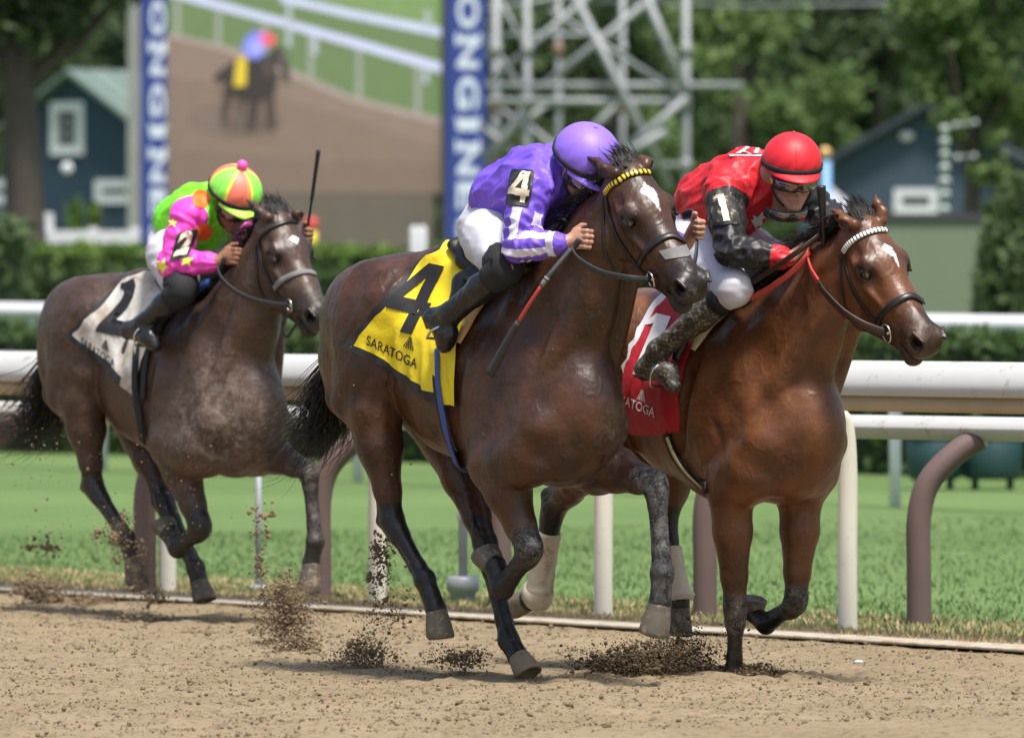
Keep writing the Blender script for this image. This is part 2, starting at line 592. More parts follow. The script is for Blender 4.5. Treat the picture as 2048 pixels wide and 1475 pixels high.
def rand_rot(r, n):
    q = r.normal(0, 1, (n, 4)); q /= np.linalg.norm(q, axis=1, keepdims=True)
    w, x, y, z = q.T
    return np.stack([np.stack([1 - 2 * (y * y + z * z), 2 * (x * y - z * w), 2 * (x * z + y * w)], -1),
                     np.stack([2 * (x * y + z * w), 1 - 2 * (x * x + z * z), 2 * (y * z - x * w)], -1),
                     np.stack([2 * (x * z - y * w), 2 * (y * z + x * w), 1 - 2 * (x * x + y * y)], -1)], 1)
def ico(sub):
    bm = bmesh.new(); bmesh.ops.create_icosphere(bm, subdivisions=sub, radius=1)
    V = np.array([v.co[:] for v in bm.verts]); bm.verts.index_update(); F = np.array([[v.index for v in f.verts] for f in bm.faces]); bm.free()
    return V, F
ICO1, ICO2 = ico(1), ico(2)
def crumbs(n, pos, size, seed, shape=None):
    """irregular grains: 20-faced for small ones"""
    r = np.random.default_rng(seed)
    O, Fo = shape or ICO1
    k = len(O)
    V = O[None] * r.uniform(.65, 1.3, (n, k, 1))
    if k > 20:
        ph = r.uniform(0, 6, (n, 1, 3)); V = O[None] * (1 + .28 * np.sin(O[None] * 3.1 + ph).sum(-1, keepdims=True) * .6 + r.uniform(-.16, .16, (n, k, 1)))
    V = V * r.uniform(.55, 1.25, (n, 1, 3)) * size[:, None, None]
    V = np.einsum('nij,nkj->nki', rand_rot(r, n), V) + pos[:, None]
    F = (Fo[None] + (np.arange(n) * k)[:, None, None]).reshape(-1, 3)
    return V.reshape(-1, 3), F
n = 62000
s0 = rng.uniform(-6.5, 9, n); t0 = rng.uniform(.1, 10.5, n)
cp = EDGE_M + s0[:, None] * E_DIR - t0[:, None] * E_IN
keep = np.abs(cp[:, 0]) < .075 * cp[:, 1]
cp, s0, t0 = cp[keep], s0[keep], t0[keep]
cp[:, 2] = grid_noise(s0, t0, DIRT_N) * np.clip(t0 / .5, 0, 1) + .0
sz = np.exp(rng.normal(-5.45, .50, len(cp)))
OCT = (np.array([(1, 0, 0), (-1, 0, 0), (0, 1, 0), (0, -1, 0), (0, 0, 1), (0, 0, -1)], float), np.array([(0, 2, 4), (2, 1, 4), (1, 3, 4), (3, 0, 4), (2, 0, 5), (1, 2, 5), (3, 1, 5), (0, 3, 5)]))
V, F = crumbs(len(cp), cp, sz, 5, OCT)
put('loose_dirt', V, F, MAT['crumb'], kind='stuff', smooth=False)

# turf
def turf_material():
    b = NB('turf')
    sep = b.n.new("ShaderNodeSeparateXYZ"); b.link(b.tc.outputs["Object"], sep.inputs[0])
    y = b.math('ADD', sep.outputs[1], b.math('MULTIPLY', b.noise(.25, 2), 5.0))
    band = b.math('SINE', b.math('MULTIPLY', y, .95))
    band2 = b.math('SINE', b.math('MULTIPLY', y, .37))
    f = b.math('ADD', b.math('MULTIPLY', band, .10), b.math('MULTIPLY', band2, .13))
    f = b.math('ADD', f, b.math('ADD', .18, b.math('MULTIPLY', b.noise(1.1, 6, .7), .75)))
    c = b.mix(b.ramp(f, [(.1, 0.), (.9, 1.)]), (.085, .146, .043), (.155, .232, .082))
    c = b.mix(b.ramp(b.noise(9, 4, .7), [(.5, 0.), (.75, .5)]), c, (.105, .165, .046))
    b.color(c); b.set(.9, spec=.15); b.bump(b.noise(40, 4, .7), .6, .05)
    return b.m
MAT['turf'] = turf_material()
V = []; F = []
tl = [0.12, 3, 8, 20, 60, 200, 1500]; sl = [-900, -120, -30, 0, 30, 120, 900]
for t in tl:
    for s in sl: V.append(track_pt(s, -t) + np.array([0, 0, .012]))
m = len(sl)
for i in range(len(tl) - 1):
    for j in range(m - 1): F.append((i * m + j, i * m + j + 1, (i + 1) * m + j + 1, (i + 1) * m + j))
put('turf', V, F, MAT['turf'], kind='structure', smooth=False)
V, F = box((-1200, -300, -.5), (1200, 1600, -.06)); put('ground', V, F, MAT['dirt'], kind='structure', smooth=False)

# low pale kerb board between dirt and turf
MAT['kerb'] = simple('kerb', (.42, .37, .29), .9, var=.3, scale=7, bump=.3, dirt=((.30, .22, .14), 9, .5))
segs = np.array([track_pt(s, -.05 + .015 * math.sin(s * 1.3)) + np.array([0, 0, .015]) for s in np.linspace(-30, 25, 60)])
V, F = sweep(segs, rect(.55, .014, .2)); put('kerb', V, F, MAT['kerb'], kind='structure')

# dry straw grass along the kerb, and grass blades in the nearest turf
def blades(name, n, srange, trange, h, col, seed, pw=1.5):
    r = np.random.default_rng(seed)
    s = r.uniform(*srange, n); t = trange[0] + (trange[1] - trange[0]) * r.random(n) ** pw
    b = EDGE_M + s[:, None] * E_DIR + t[:, None] * E_IN
    b[:, 2] = .012
    ang = r.uniform(0, 6.28, n); w = r.uniform(.004, .009, n); hh = h * r.uniform(.5, 1.3, n)
    side = np.stack([np.cos(ang), np.sin(ang), np.zeros(n)], 1) * w[:, None]
    lean = r.normal(0, .35, (n, 3)) * hh[:, None]; lean[:, 2] = hh
    V = np.stack([b - side, b + side, b + lean * .6 + side * .6, b + lean], 1).reshape(-1, 3)
    k = np.arange(n)[:, None] * 4
    F = np.concatenate([k + np.array([[0, 1, 2]]), k + np.array([[0, 2, 3]])])
    put(name, V, F, col, kind='stuff', smooth=False)
MAT['straw'] = simple('straw', (.42, .33, .17), .9, var=.4, scale=3)
MAT['blade'] = simple('grass_blade', (.135, .205, .070), .8, var=.35, scale=2)
blades('dry_grass', 26000, (-9, 8), (.06, 1.5), .035, MAT['straw'], 3)
blades('grass_blades', 60000, (-12, 9), (.6, 16), .03, MAT['blade'], 4, 2.2)

# rails -------------------------------------------------------------------------------
MAT['rail_white'] = simple('rail_white', (.47, .465, .45), .55, var=.12, scale=2.5, dirt=((.34, .31, .26), 5, .58))
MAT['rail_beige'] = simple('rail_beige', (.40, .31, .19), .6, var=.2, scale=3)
MAT['post_cream'] = simple('post_cream', (.66, .62, .53), .5, var=.1, scale=4, dirt=((.40, .30, .20), 7, .6))
MAT['post_brown'] = simple('post_brown', (.135, .088, .080), .6, var=.15, scale=6, bump=.1)
MAT['metal_grey'] = simple('metal_grey', (.36, .37, .40), .5, metal=.2, var=.12, scale=6)
MAT['white_paint'] = simple('white_paint', (.64, .65, .68), .5, var=.05, scale=3)

def line_through(pa, pb):
    a, b = gpt(*pa), gpt(*pb)
    d = nrm((b - a) * np.array([1, 1, 0])); n = np.array([-d[1], d[0], 0])
    return a, b, d, (n if n[1] > 0 else -n)

def gooseneck(p, away, h, reach, r, mat, name, label, cat, group, k=.5):
    """bent post: straight shaft that leans over to carry the rail"""
    th = Thing(name, label, cat, WORLD, p, group)
    pts = [p + np.array([0, 0, -.05]), p + np.array([0, 0, h * .30]), p + np.array([0, 0, h * k]), p + away * reach * .16 + np.array([0, 0, h * (k + .19)]), p + away * reach * .60 + np.array([0, 0, h * .92]), p + away * reach + np.array([0, 0, h])]
    v, f = sweep(spline(pts, 26), circ(r, 14), up=np.cross(away, (0, 0, 1)))
    put('shaft', v, f, mat, th)
    return th, pts[-1]

def rail_run(name, label, cat, P, prof, mat, bands=(), group=None):
    th = Thing(name, label, cat, WORLD, np.asarray(P[len(P) // 2]) * np.array([1, 1, 0]), group)
    v, f = sweep(P, prof); put('rail', v, f, mat, th)
    for nm, pr_, m_ in bands:
        v, f = sweep(P, pr_); put(nm, v, f, m_, th)
    return th

a, b, d, n_ = line_through((335, 1192), (1695, 1266))
step = (b - a) / 3
R1 = [a + step * k for k in range(-1, 5)]
top = n_ * -.30
cover = np.array([(-.17, 0), (-.165, .05), (-.13, .105), (-.07, .14), (0, .152), (.07, .14), (.13, .105), (.165, .05), (.17, 0), (.15, -.012), (-.15, -.012)])
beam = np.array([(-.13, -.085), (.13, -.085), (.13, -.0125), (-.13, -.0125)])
lip = np.array([(-.176, -.05), (-.160, -.05), (-.160, .0), (-.176, .0)])
R1P = [p + top + np.array([0, 0, 1.165]) for p in (a + step * t for t in np.linspace(-5, 9, 30))]
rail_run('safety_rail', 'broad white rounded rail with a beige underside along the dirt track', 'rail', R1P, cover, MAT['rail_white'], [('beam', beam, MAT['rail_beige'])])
GP = 'cream bent posts under the broad track rail'
lab = {0: 'cream bent rail post just beyond the left edge', 5: 'cream bent rail post just beyond the right edge', 1: 'cream rail post below the trailing horse', 2: 'cream rail post beside spraying dirt left of the middle horse', 3: 'cream rail post seen between the two leading horses', 4: 'cream bent rail post right of the bay horse'}
for k, p in enumerate(R1):
    gooseneck(p, -n_, 1.13, .22, .048, MAT['post_cream'], 'rail_post', lab[k], 'post', GP, .72)

# second rail: white tube on brown bent posts
xs = [-60, 290, 640, 1000, 1410, 1838, 2300]
ys = [1258 + (x - 1838) * (1258 - 1192) / (1838 - 290) for x in xs]
B2 = [gpt(x, y) for x, y in zip(xs, ys)]
labs = ['brown bent post beyond the left edge', 'brown bent post behind the trailing horse forelegs', 'brown bent post behind the trailing horse extended foreleg', 'brown bent post mostly hidden behind the middle horse', 'brown bent post beside the foreleg of the bay horse', 'brown bent post leaning right at the far right of the grass', 'brown bent post beyond the right edge']
a2, b2, d2, n2 = line_through((290, 1192), (1838, 1258))
for p, l_ in zip(B2, labs):
    th, tp = gooseneck(p, n2 * .55 + d2 * .45, .93, .42, .060, MAT['post_brown'], 'brown_post', l_, 'post', 'brown bent posts carrying the white turf rail', .58)
    v, f = box((-.035, -.035, -.04), (.035, .035, .05)); put('fitting', v + tp, f, MAT['white_paint'], th)
off = (n2 * .55 + d2 * .45) * .42
R2P = [a2 + (b2 - a2) * t + off + np.array([0, 0, .975]) for t in np.linspace(-1.5, 1.8, 24)]
rail_run('turf_rail', 'white rounded turf rail on brown bent posts', 'rail', R2P, rect(.15, .118, .45), MAT['rail_white'])

# third rail, thin posts standing in the turf
xs = [205, 460, 715, 980, 1250, 1520, 1790, 2060, -50]
P3 = [gpt(x, 943 + (x - 205) * 75 / 1585) for x in xs]
w3 = {0: 'thin white post in the grass under the trailing horse belly', 1: 'thin white post peeping out below the trailing horse chest', 2: 'thin white post left of the middle horse hind leg', 6: 'thin white post in the grass at the right'}
for i, p in enumerate(P3):
    if i not in w3: continue
    th = Thing('white_post', w3[i], 'post', WORLD, p, 'thin white posts of the far turf rail')
    v, f = sweep([p + np.array([0, 0, -.05]), p + np.array([0, 0, 1.0])], circ(.045, 12)); put('shaft', v, f, MAT['white_paint'], th)
    v, f = sweep([p + np.array([-.14, .05, .80]), p + np.array([0, 0, .98])], circ(.03, 8)); put('brace', v, f, MAT['white_paint'], th)
d3 = P3[6] - P3[0]
rail_run('far_turf_rail', 'white turf rail with thin posts behind the brown posts', 'rail', [P3[0] + d3 * t + np.array([0, 0, 1.0]) for t in np.linspace(-.5, 1.5, 12)], rect(.16, .14, .4), MAT['white_paint'])

# fourth rail beyond the near hedge
A4, B4 = wpt(0, 622, 88), wpt(2048, 650, 78)
rail_run('distant_rail', 'distant white rail running above the low green hedge', 'rail', [A4 + (B4 - A4) * t for t in np.linspace(-.3, 1.3, 12)], rect(.2, .19, .4), MAT['white_paint'])
for x, l_ in ((75, 'white slanted strut under the distant rail at the left'), (1985, 'white slanted strut under the distant rail at the right'), (680, 'white slanted strut under the distant rail near the centre')):
    c = A4 + (B4 - A4) * (x / 2048)
    th = Thing('rail_strut', l_, 'strut', WORLD, c * np.array([1, 1, 0]), 'slanted struts of the distant rail')
    v, f = sweep([c + np.array([-.05, 0, -.09]), c + np.array([.45, .2, -.55]), c + np.array([.45, .2, -1.4])], circ(.06, 8)); put('shaft', v, f, MAT['white_paint'], th)

# grey poles standing by the rail
def thin_pole(px, py_base, py_top, r, label, box_h, box_r, band):
    p = gpt(px, py_base); D = p[1]
    th = Thing('marker_pole', label, 'pole', WORLD, p, 'grey marker poles beside the track rail')
    zt = CAM_H - (py_top - HORIZON) / FPX * D
    v, f = tube([p, p + np.array([0, 0, zt])], r, 12); put('shaft', v, f, MAT['metal_grey'], th)
    v, f = sweep([p + np.array([0, 0, z]) for z in (0, .02, box_h * .45, box_h * .5, box_h * .92, box_h)], circ(box_r, 20), scale=[.72, .78, .80, 1, 1, .8]); put('base', v, f, MAT['metal_grey'], th)
    if band:
        zb = CAM_H - (band - HORIZON) / FPX * D
        v, f = tube([p + np.array([0, 0, zb - .02]), p + np.array([0, 0, zb + .02])], r * 1.35, 12); put('clamp', v, f, MAT['white_paint'], th)
thin_pole(926, 1212, 880, .024, 'grey pole with a stout rounded base under the middle horse belly', .16, .085, 1032)
thin_pole(517, 1186, 880, .018, 'slim grey pole with a small round base left of the centre', .045, .055, None)
# a small bright scrap lying on the dirt
p = gpt(1717, 1328)
v, f = ellipsoid(p + np.array([0, 0, .012]), (.022, .016, .008), np.eye(3), 10, 6)
put('paper_scrap', v, f, MAT['white_paint'], label='tiny white scrap lying on the dirt at the right', cat='scrap')
# ------------------------------------------------------------------ far background
def leaf_mat(name, c0, c1, var=.5):
    b = NB(name)
    c = b.mix(b.ramp(b.attr('tone'), [(0., 0.), (1., 1.)]), c0, c1)
    b.color(c); b.set(.6, spec=.25)
    b.b.inputs["Transmission Weight"].default_value = 0.0
    tr = b.n.new("ShaderNodeBsdfTranslucent"); b.link(c, tr.inputs[0])
    mx = b.n.new("ShaderNodeMixShader"); mx.inputs[0].default_value = .25
    out = [x for x in b.n if x.type == 'OUTPUT_MATERIAL'][0]
    b.link(b.b.outputs[0], mx.inputs[1]); b.link(tr.outputs[0], mx.inputs[2]); b.link(mx.outputs[0], out.inputs[0])
    return b.m
LEAF = dict(dark=leaf_mat('leaf_dark', (.034, .055, .026), (.088, .130, .055)),
            mid=leaf_mat('leaf_mid', (.055, .094, .038), (.150, .210, .084)),
            light=leaf_mat('leaf_light', (.070, .125, .040), (.195, .275, .095)),
            hedge=leaf_mat('leaf_hedge', (.026, .052, .016), (.085, .145, .040)),
            lime=leaf_mat('leaf_lime', (.06, .12, .02), (.17, .26, .05)))
MAT['bark'] = simple('bark', (.085, .068, .055), .9, var=.4, scale=8, bump=.6)
MAT['hedge_core'] = simple('hedge_core', (.014, .028, .009), .95, var=.4, scale=5)

def leaves_at(C, size, seed, flat=0.0):
    r = np.random.default_rng(seed); n = len(C)
    a = r.normal(0, 1, (n, 3)); a[:, 2] *= (1 - flat); a /= np.linalg.norm(a, axis=1, keepdims=True)
    b = np.cross(a, r.normal(0, 1, (n, 3))); b /= np.linalg.norm(b, axis=1, keepdims=True)
    s = size * r.uniform(.6, 1.4, n)[:, None]
    V = np.stack([C - a * s, C + b * s * .55, C + a * s, C - b * s * .55], 1).reshape(-1, 3)
    F = (np.arange(n)[:, None] * 4 + np.arange(4)[None])
    tone = np.repeat(np.clip(r.normal(.5, .25, n), 0, 1), 4)
    return V, F, tone

def tree(name, label, base, trunk_h, trunk_r, blobs, n, leaf, size, seed, group, limbs=5):
    """tapered trunk with limbs; leaf faces gathered in clumps through the crown"""
    r = np.random.default_rng(seed)
    th = Thing(name, label, 'tree', WORLD, base, group)
    parts = []
    top = base + np.array([r.normal(0, .2), r.normal(0, .2), trunk_h])
    parts.append(sweep(spline([base + np.array([0, 0, -.1]), base * .5 + top * .5 + np.array([r.normal(0, .08), 0, 0]), top], 10), circ(1, 10), scale=np.linspace(trunk_r * 1.25, trunk_r * .75, 10), up=(0, 1, 0)))
    for k in range(limbs):
        c = blobs[k % len(blobs)][0]
        e = np.array(c) + r.normal(0, .5, 3)
        st = base + (top - base) * r.uniform(.6, 1)
        parts.append(sweep(spline([st, (st + e) / 2 + np.array([0, 0, -.2]), e], 8), circ(1, 6), scale=np.linspace(trunk_r * .5, trunk_r * .1, 8), up=(0, 1, .1)))
    v, f = merge(parts); put('trunk', v, f, MAT['bark'], th)
    C = []
    tot = sum(b[1][0] * b[1][1] * b[1][2] for b in blobs)
    for c, rad in blobs:
        m = int(n * rad[0] * rad[1] * rad[2] / tot)
        k = max(6, m // 130)
        cc = r.normal(0, 1, (k, 3)); cc /= np.linalg.norm(cc, axis=1, keepdims=True); cc *= r.random((k, 1)) ** .45
        q = cc[r.integers(0, k, m)] + r.normal(0, .15, (m, 3))
        C.append(np.array(c) + q * np.array(rad))
    C = np.concatenate(C); C = C[C[:, 2] > .05]
    V, F, t = leaves_at(C, size, seed + 1)
    put('crown', V, F, LEAF[leaf], th, attrs=dict(tone=t), smooth=False)
    return th

def hedge(name, label, A, B, depth, h, leaf, size, dens, seed, cat='hedge', group=None):
    """clipped hedge between two ground points: dark core inside a coat of small leaves"""
    A = np.array(A, float); B = np.array(B, float); L = np.linalg.norm(B - A); d = (B - A) / L
    n = np.array([-d[1], d[0], 0]); n = n if n[1] > 0 else -n
    r = np.random.default_rng(seed)
    th = Thing(name, label, cat, WORLD, (A + B) / 2, group)
    v, f = box((0, .08, -.05), (L, depth - .08, h - .10))
    R = np.stack([d, n, np.array([0, 0, 1.0])], 1)
    put('core', v @ R.T + A, f, MAT['hedge_core'], th, smooth=False)
    areas = [L * h, L * depth, depth * h, depth * h]
    C = []
    for k, ar in enumerate(areas):
        m = int(ar * dens); u, w, j = r.random(m), r.random(m), r.normal(0, .05, m)
        if k == 0: q = np.stack([u * L, .02 + j, w * h], 1)
        elif k == 1: q = np.stack([u * L, w * depth, h - .04 + j + .03 * np.sin(u * L * 1.7)], 1)
        else: q = np.stack([np.full(m, 0 if k == 2 else L) + j, u * depth, w * h], 1)
        C.append(q)
    C = np.concatenate(C) @ R.T + A
    V, F, t = leaves_at(C, size, seed)
    put('foliage', V, F, LEAF[leaf], th, attrs=dict(tone=t), smooth=False)
    return th
gz = lambda px, D: wpt(px, 580, D) * np.array([1, 1, 0])

hedge('hedge', 'long low clipped hedge behind the turf, just under the distant rail', gz(-1100, 89), gz(3300, 64), 1.6, 1.24, 'hedge', .06, 170, 21, group='clipped hedges')
hedge('hedge', 'dark clipped hedge behind the distant rail, below the banners', gz(-1300, 112), gz(930, 104), 1.8, 1.90, 'hedge', .07, 130, 22, group='clipped hedges')
hedge('hedge', 'sunlit top of the dark hedge at the left, built as a taller hedge of lighter leaves', gz(-1300, 122), gz(960, 114), 2.0, 2.25, 'lime', .07, 130, 23, group='clipped hedges')  # sunlit hedge top put into the lighter leaf colour of a second hedge
hedge('hedge', 'tall square block of hedge at the left edge', gz(-200, 106), gz(40, 106), 1.5, 2.58, 'mid', .08, 120, 24, group='clipped hedges')
# rounded topiary at the right
th = Thing('topiary', 'tall rounded clipped shrub at the right edge', 'shrub', WORLD, gz(2050, 100))
v, f = ellipsoid(gz(2050, 100) + np.array([0, 0, 1.2]), (.52, .52, 1.72), np.eye(3), 20, 14); put('core', v, f, MAT['hedge_core'], th)
q = rng.normal(0, 1, (5200, 3)); q /= np.linalg.norm(q, axis=1, keepdims=True)
q[:, :2] = np.sign(q[:, :2]) * np.abs(q[:, :2]) ** .8
C = gz(2050, 100) + np.array([0, 0, 1.2]) + q * np.array([.60, .60, 1.85]) + rng.normal(0, .03, (5200, 3)); C = C[C[:, 2] > 0]
V, F, t = leaves_at(C, .075, 31); put('foliage', V, F, LEAF['mid'], th, attrs=dict(tone=t), smooth=False)

# dark green bins on legs at the back of the turf
MAT['bin_green'] = simple('bin_green', (.014, .05, .052), .5, var=.15, scale=5)
for i, (px, w, l_) in enumerate(((1868, .22, 'dark green bin standing behind the white posts, left of two'), (1985, .24, 'dark green bin at the right edge behind the turf rail'))):
    p = gpt(px, 982); 
    th = Thing('waste_bin', l_, 'bin', WORLD, p, 'dark green bins behind the turf rail')
    v, f = sweep([p + np.array([0, 0, z]) for z in (.10, .14, .42, .44)], circ(w, 18), scale=[.9, 1, 1.05, .98]); put('tub', v, f, MAT['bin_green'], th)
    v, f = sweep([p + np.array([0, 0, z]) for z in (.441, .47, .50)], circ(w * 1.1, 18), scale=[1, .9, .3]); put('lid', v, f, MAT['bin_green'], th)
    for sx in (-1, 1):
        v, f = tube([p + np.array([sx * w * .6, 0, 0]), p + np.array([sx * w * .6, 0, .10])], .03, 8); put('leg', v, f, MAT['bin_green'], th)

# ---------------- video screen with its picture, framed by two banners
DS = 160.0
PX = DS / FPX
MAT['frame_taupe'] = simple('frame_taupe', (.135, .112, .092), .8, var=.12, scale=1.5)
MAT['frame_dark'] = simple('frame_dark', (.045, .045, .055), .6, var=.1)
MAT['banner_blue'] = simple('banner_blue', (.022, .045, .24), .6, var=.12, scale=1.2)
MAT['banner_white'] = simple('banner_white', (.62, .68, .80), .6, var=.05)
MAT['post_grey'] = simple('post_grey', (.24, .25, .23), .7, var=.2, scale=2)
def pbox(x0, y0, x1, y1, D0, D1):
    lo = wpt(x0, y1, DS); hi = wpt(x1, y0, DS)
    return box((lo[0], D0, lo[2]), (hi[0], D1, hi[2]))
SB = Thing('video_screen', 'big trackside video screen showing a lone dark horse on a dirt track', 'video screen', WORLD, wpt(608, 580, DS) * np.array([1, 1, 0]))
v, f = pbox(334, -120, 882, 386, DS + .02, DS + .6); put('cabinet', v, f, MAT['frame_dark'], SB, smooth=False)
v, f = pbox(334, 387, 868, 532, DS - .05, DS + .5); put('skirt_panel', v, f, MAT['frame_taupe'], SB, smooth=False)
for x in (350, 860):
    v, f = pbox(x - 8, 533, x + 8, 745, DS + .1, DS + .4); put('support', v, f, MAT['frame_dark'], SB, smooth=False)
def glow(name, c, s=1.0):
    b = NB(name); n = b.noise(3.0, 4)
    cc = b.mix(n, tuple(v * .88 for v in c), tuple(min(1, v * 1.1) for v in c))
    b.color((.02, .02, .02)); b.set(.5)
    b.link(cc, b.b.inputs["Emission Color"]); b.b.inputs["Emission Strength"].default_value = s
    return b.m
ell_ = lambda cx, cy, rx, ry, n=18: [(cx + rx * math.cos(2 * math.pi * k / n), cy - ry * math.sin(2 * math.pi * k / n)) for k in range(n)]
pic = [('picture_dirt', [(334, -120), (882, -120), (882, 386), (334, 386)], (.180, .125, .092)),
       ('picture_dirt_far', [(334, 60), (520, 108), (700, 186), (882, 236), (882, 300), (700, 236), (520, 190), (334, 150)], (.205, .146, .112)),
       ('picture_dirt_near', [(334, 300), (600, 318), (882, 330), (882, 386), (334, 386)], (.160, .110, .080)),
       ('picture_dirt_dust', ell_(470, 240, 95, 34), (.150, .108, .084)),
       ('picture_grass', [(334, -120), (882, -120), (882, 236), (790, 214), (700, 190), (610, 150), (520, 112), (430, 86), (334, 66)], (.115, .175, .065)),
       ('picture_lawn', [(560, -120), (882, -120), (882, 60), (760, 30), (640, 0)], (.16, .25, .085)),
       ('picture_kerb', [(334, 66), (430, 86), (520, 112), (610, 150), (700, 190), (790, 214), (882, 236), (882, 250), (790, 228), (700, 204), (610, 166), (520, 126), (430, 98), (334, 76)], (.30, .24, .21)),
       ('picture_rail', [(334, -28), (385, -12), (560, 36), (720, 80), (882, 126), (882, 146), (720, 98), (560, 52), (385, 6), (334, -10)], (.50, .53, .70)),
       ('picture_rail', [(560, -12), (700, 20), (882, 56), (882, 74), (700, 36), (560, 4)], (.50, .54, .70))]
for x, y0, y1 in ((355, -5, 72), (437, 18, 92), (530, 44, 118), (622, 70, 158), (718, 98, 198), (836, 132, 226)):
    pic.append(('picture_post', [(x - 5, y0), (x + 5, y0), (x + 5, y1), (x - 5, y1)], (.27, .28, .25)))
for x, y0, y1 in ((578, 10, 95), (855, 22, 60), (630, 75, 110), (852, 140, 168)):
    pic.append(('picture_post', [(x - 5, y0), (x + 5, y0), (x + 5, y1), (x - 5, y1)], (.36, .40, .44)))
ell = lambda cx, cy, rx, ry, n=18: [(cx + rx * math.cos(2 * math.pi * k / n), cy - ry * math.sin(2 * math.pi * k / n)) for k in range(n)]
HB = (.020, .013, .012)
pic += [('picture_shade', ell(500, 250, 62, 16), (.10, .07, .055)),
        ('picture_tail', [(470, 120), (478, 150), (440, 168), (425, 160), (436, 146)], HB),
        ('picture_leg', [(448, 170), (468, 178), (456, 212), (452, 250), (442, 250), (444, 212)], (.05, .033, .027)),
        ('picture_leg', [(478, 180), (496, 182), (486, 232), (474, 230)], (.06, .04, .032)),
        ('picture_leg', [(500, 178), (526, 180), (512, 224), (506, 266), (494, 266), (500, 222)], (.035, .024, .02)),
        ('picture_leg', [(528, 176), (548, 170), (552, 230), (546, 266), (538, 264), (540, 228)], (.05, .033, .027)),
        ('picture_horse', [(470, 128), (500, 108), (540, 112), (556, 150), (552, 186), (520, 206), (486, 202), (456, 192), (450, 160)], HB),
        ('picture_horse_head', [(536, 108), (556, 92), (572, 104), (580, 150), (576, 172), (566, 160), (560, 128), (548, 140), (540, 150)], (.03, .022, .022)),
        ('picture_horse_shine', [(520, 122), (540, 118), (546, 150), (530, 160)], (.055, .036, .030)), ('picture_horse_shine', ell(476, 150, 14, 18), (.050, .032, .027)), ('picture_bridle', [(560, 108), (572, 112), (574, 122), (560, 118)], (.16, .12, .11)),
        ('picture_cloth', [(474, 118), (494, 112), (492, 172), (468, 174)], (.62, .46, .02)),
        ('picture_rider', [(492, 76), (510, 62), (526, 66), (530, 104), (516, 120), (494, 116), (484, 98)], (.18, .20, .70)),
        ('picture_rider_arm', ell(512, 96, 14, 16), (.30, .32, .72)),
        ('picture_scarf', [(520, 66), (530, 64), (534, 88), (522, 92)], (.72, .15, .45)),
        ('picture_cap', ell(540, 80, 12, 13), (.70, .08, .12))]
for k, (nm, pts, c) in enumerate(pic):
    P_ = [wpt(x, y, DS) for x, y in pts]
    for p in P_: p[1] = DS - .004 * (k + 1)
    b_ = bmesh.new(); fc = b_.faces.new([b_.verts.new(p) for p in P_]); bmesh.ops.triangulate(b_, faces=[fc])
    vs = [np.array(v_.co) for v_ in b_.verts]; b_.verts.index_update(); fs = [tuple(v_.index for v_ in f_.verts) for f_ in b_.faces]; b_.free()
    put(nm, vs, fs, glow(nm, c, .95), SB, smooth=False)

def banner(x0, x1, label, letter_x, cap, y_top, pitch, dark):
    th = Thing('banner', label, 'banner', WORLD, wpt((x0 + x1) / 2, 580, DS) * np.array([1, 1, 0]), 'tall blue banners beside the video screen')
    v, f = pbox(x0, -150, x1, 520, DS - .35, DS - .1); put('panel', v, f, MAT['banner_blue'], th, smooth=False)
    if dark:
        v, f = pbox(x0 - 10, -150, x0 - 1, 520, DS - .30, DS + .05); put('side_edge', v, f, MAT['frame_dark'], th, smooth=False)
    for k, ch in enumerate('LONGINES'):
        bm = stroke_text(ch, 1.0, .035, 4)
        xs = [v_.co.x for v_ in bm.verts]; ys = [v_.co.y for v_ in bm.verts]
        w, h = max(xs) - min(xs), max(ys) - min(ys); cx, cy = (max(xs) + min(xs)) / 2, (max(ys) + min(ys)) / 2
        yc = y_top + (-58, 23, 106, 187, 250, 319, 392, 461)[k]; ln = (56, 70, 64, 66, 24, 64, 54, 50)[k]
        vs = []
        for v_ in bm.verts:
            u = (v_.co.x - cx) / w * ln; q = (v_.co.y - cy) / h * cap
            p = wpt(letter_x + q, yc + u, DS); p[1] = DS - .356; vs.append(p)
        bm.verts.index_update(); fs = [tuple(v_.index for v_ in f_.verts) for f_ in bm.faces]; bm.free()
        put('letter', vs, fs, MAT['banner_white'], th, smooth=False)
        if ch in 'INL':
            # slab serifs
            for sgn in ((-1, 1) if ch != 'L' else (-1,)):
                v, f = pbox(letter_x + sgn * cap * .5 - 3, yc - ln * .62, letter_x + sgn * cap * .5 + 3, yc - ln * .20, DS - .357, DS - .352)
                put('serif', v, f, MAT['banner_white'], th, smooth=False)
    return th
banner(283, 334, 'narrow blue banner with white lettering left of the video screen, beside the grey post', 317, 30, 14, 70, False)
banner(893, 972, 'wider blue banner with white lettering between the video screen and the lattice tower', 936, 43, 0, 74, True)
th = Thing('grey_post', 'weathered grey post left of the left banner', 'post', WORLD, wpt(270, 580, DS - 1) * np.array([1, 1, 0]))
v, f = pbox(258, -150, 282, 745, DS - .6, DS - .36); put('shaft', v, f, MAT['post_grey'], th, smooth=False)
v, f = pbox(254, 718, 286, 746, DS - .62, DS - .34); put('foot', v, f, MAT['post_grey'], th, smooth=False)
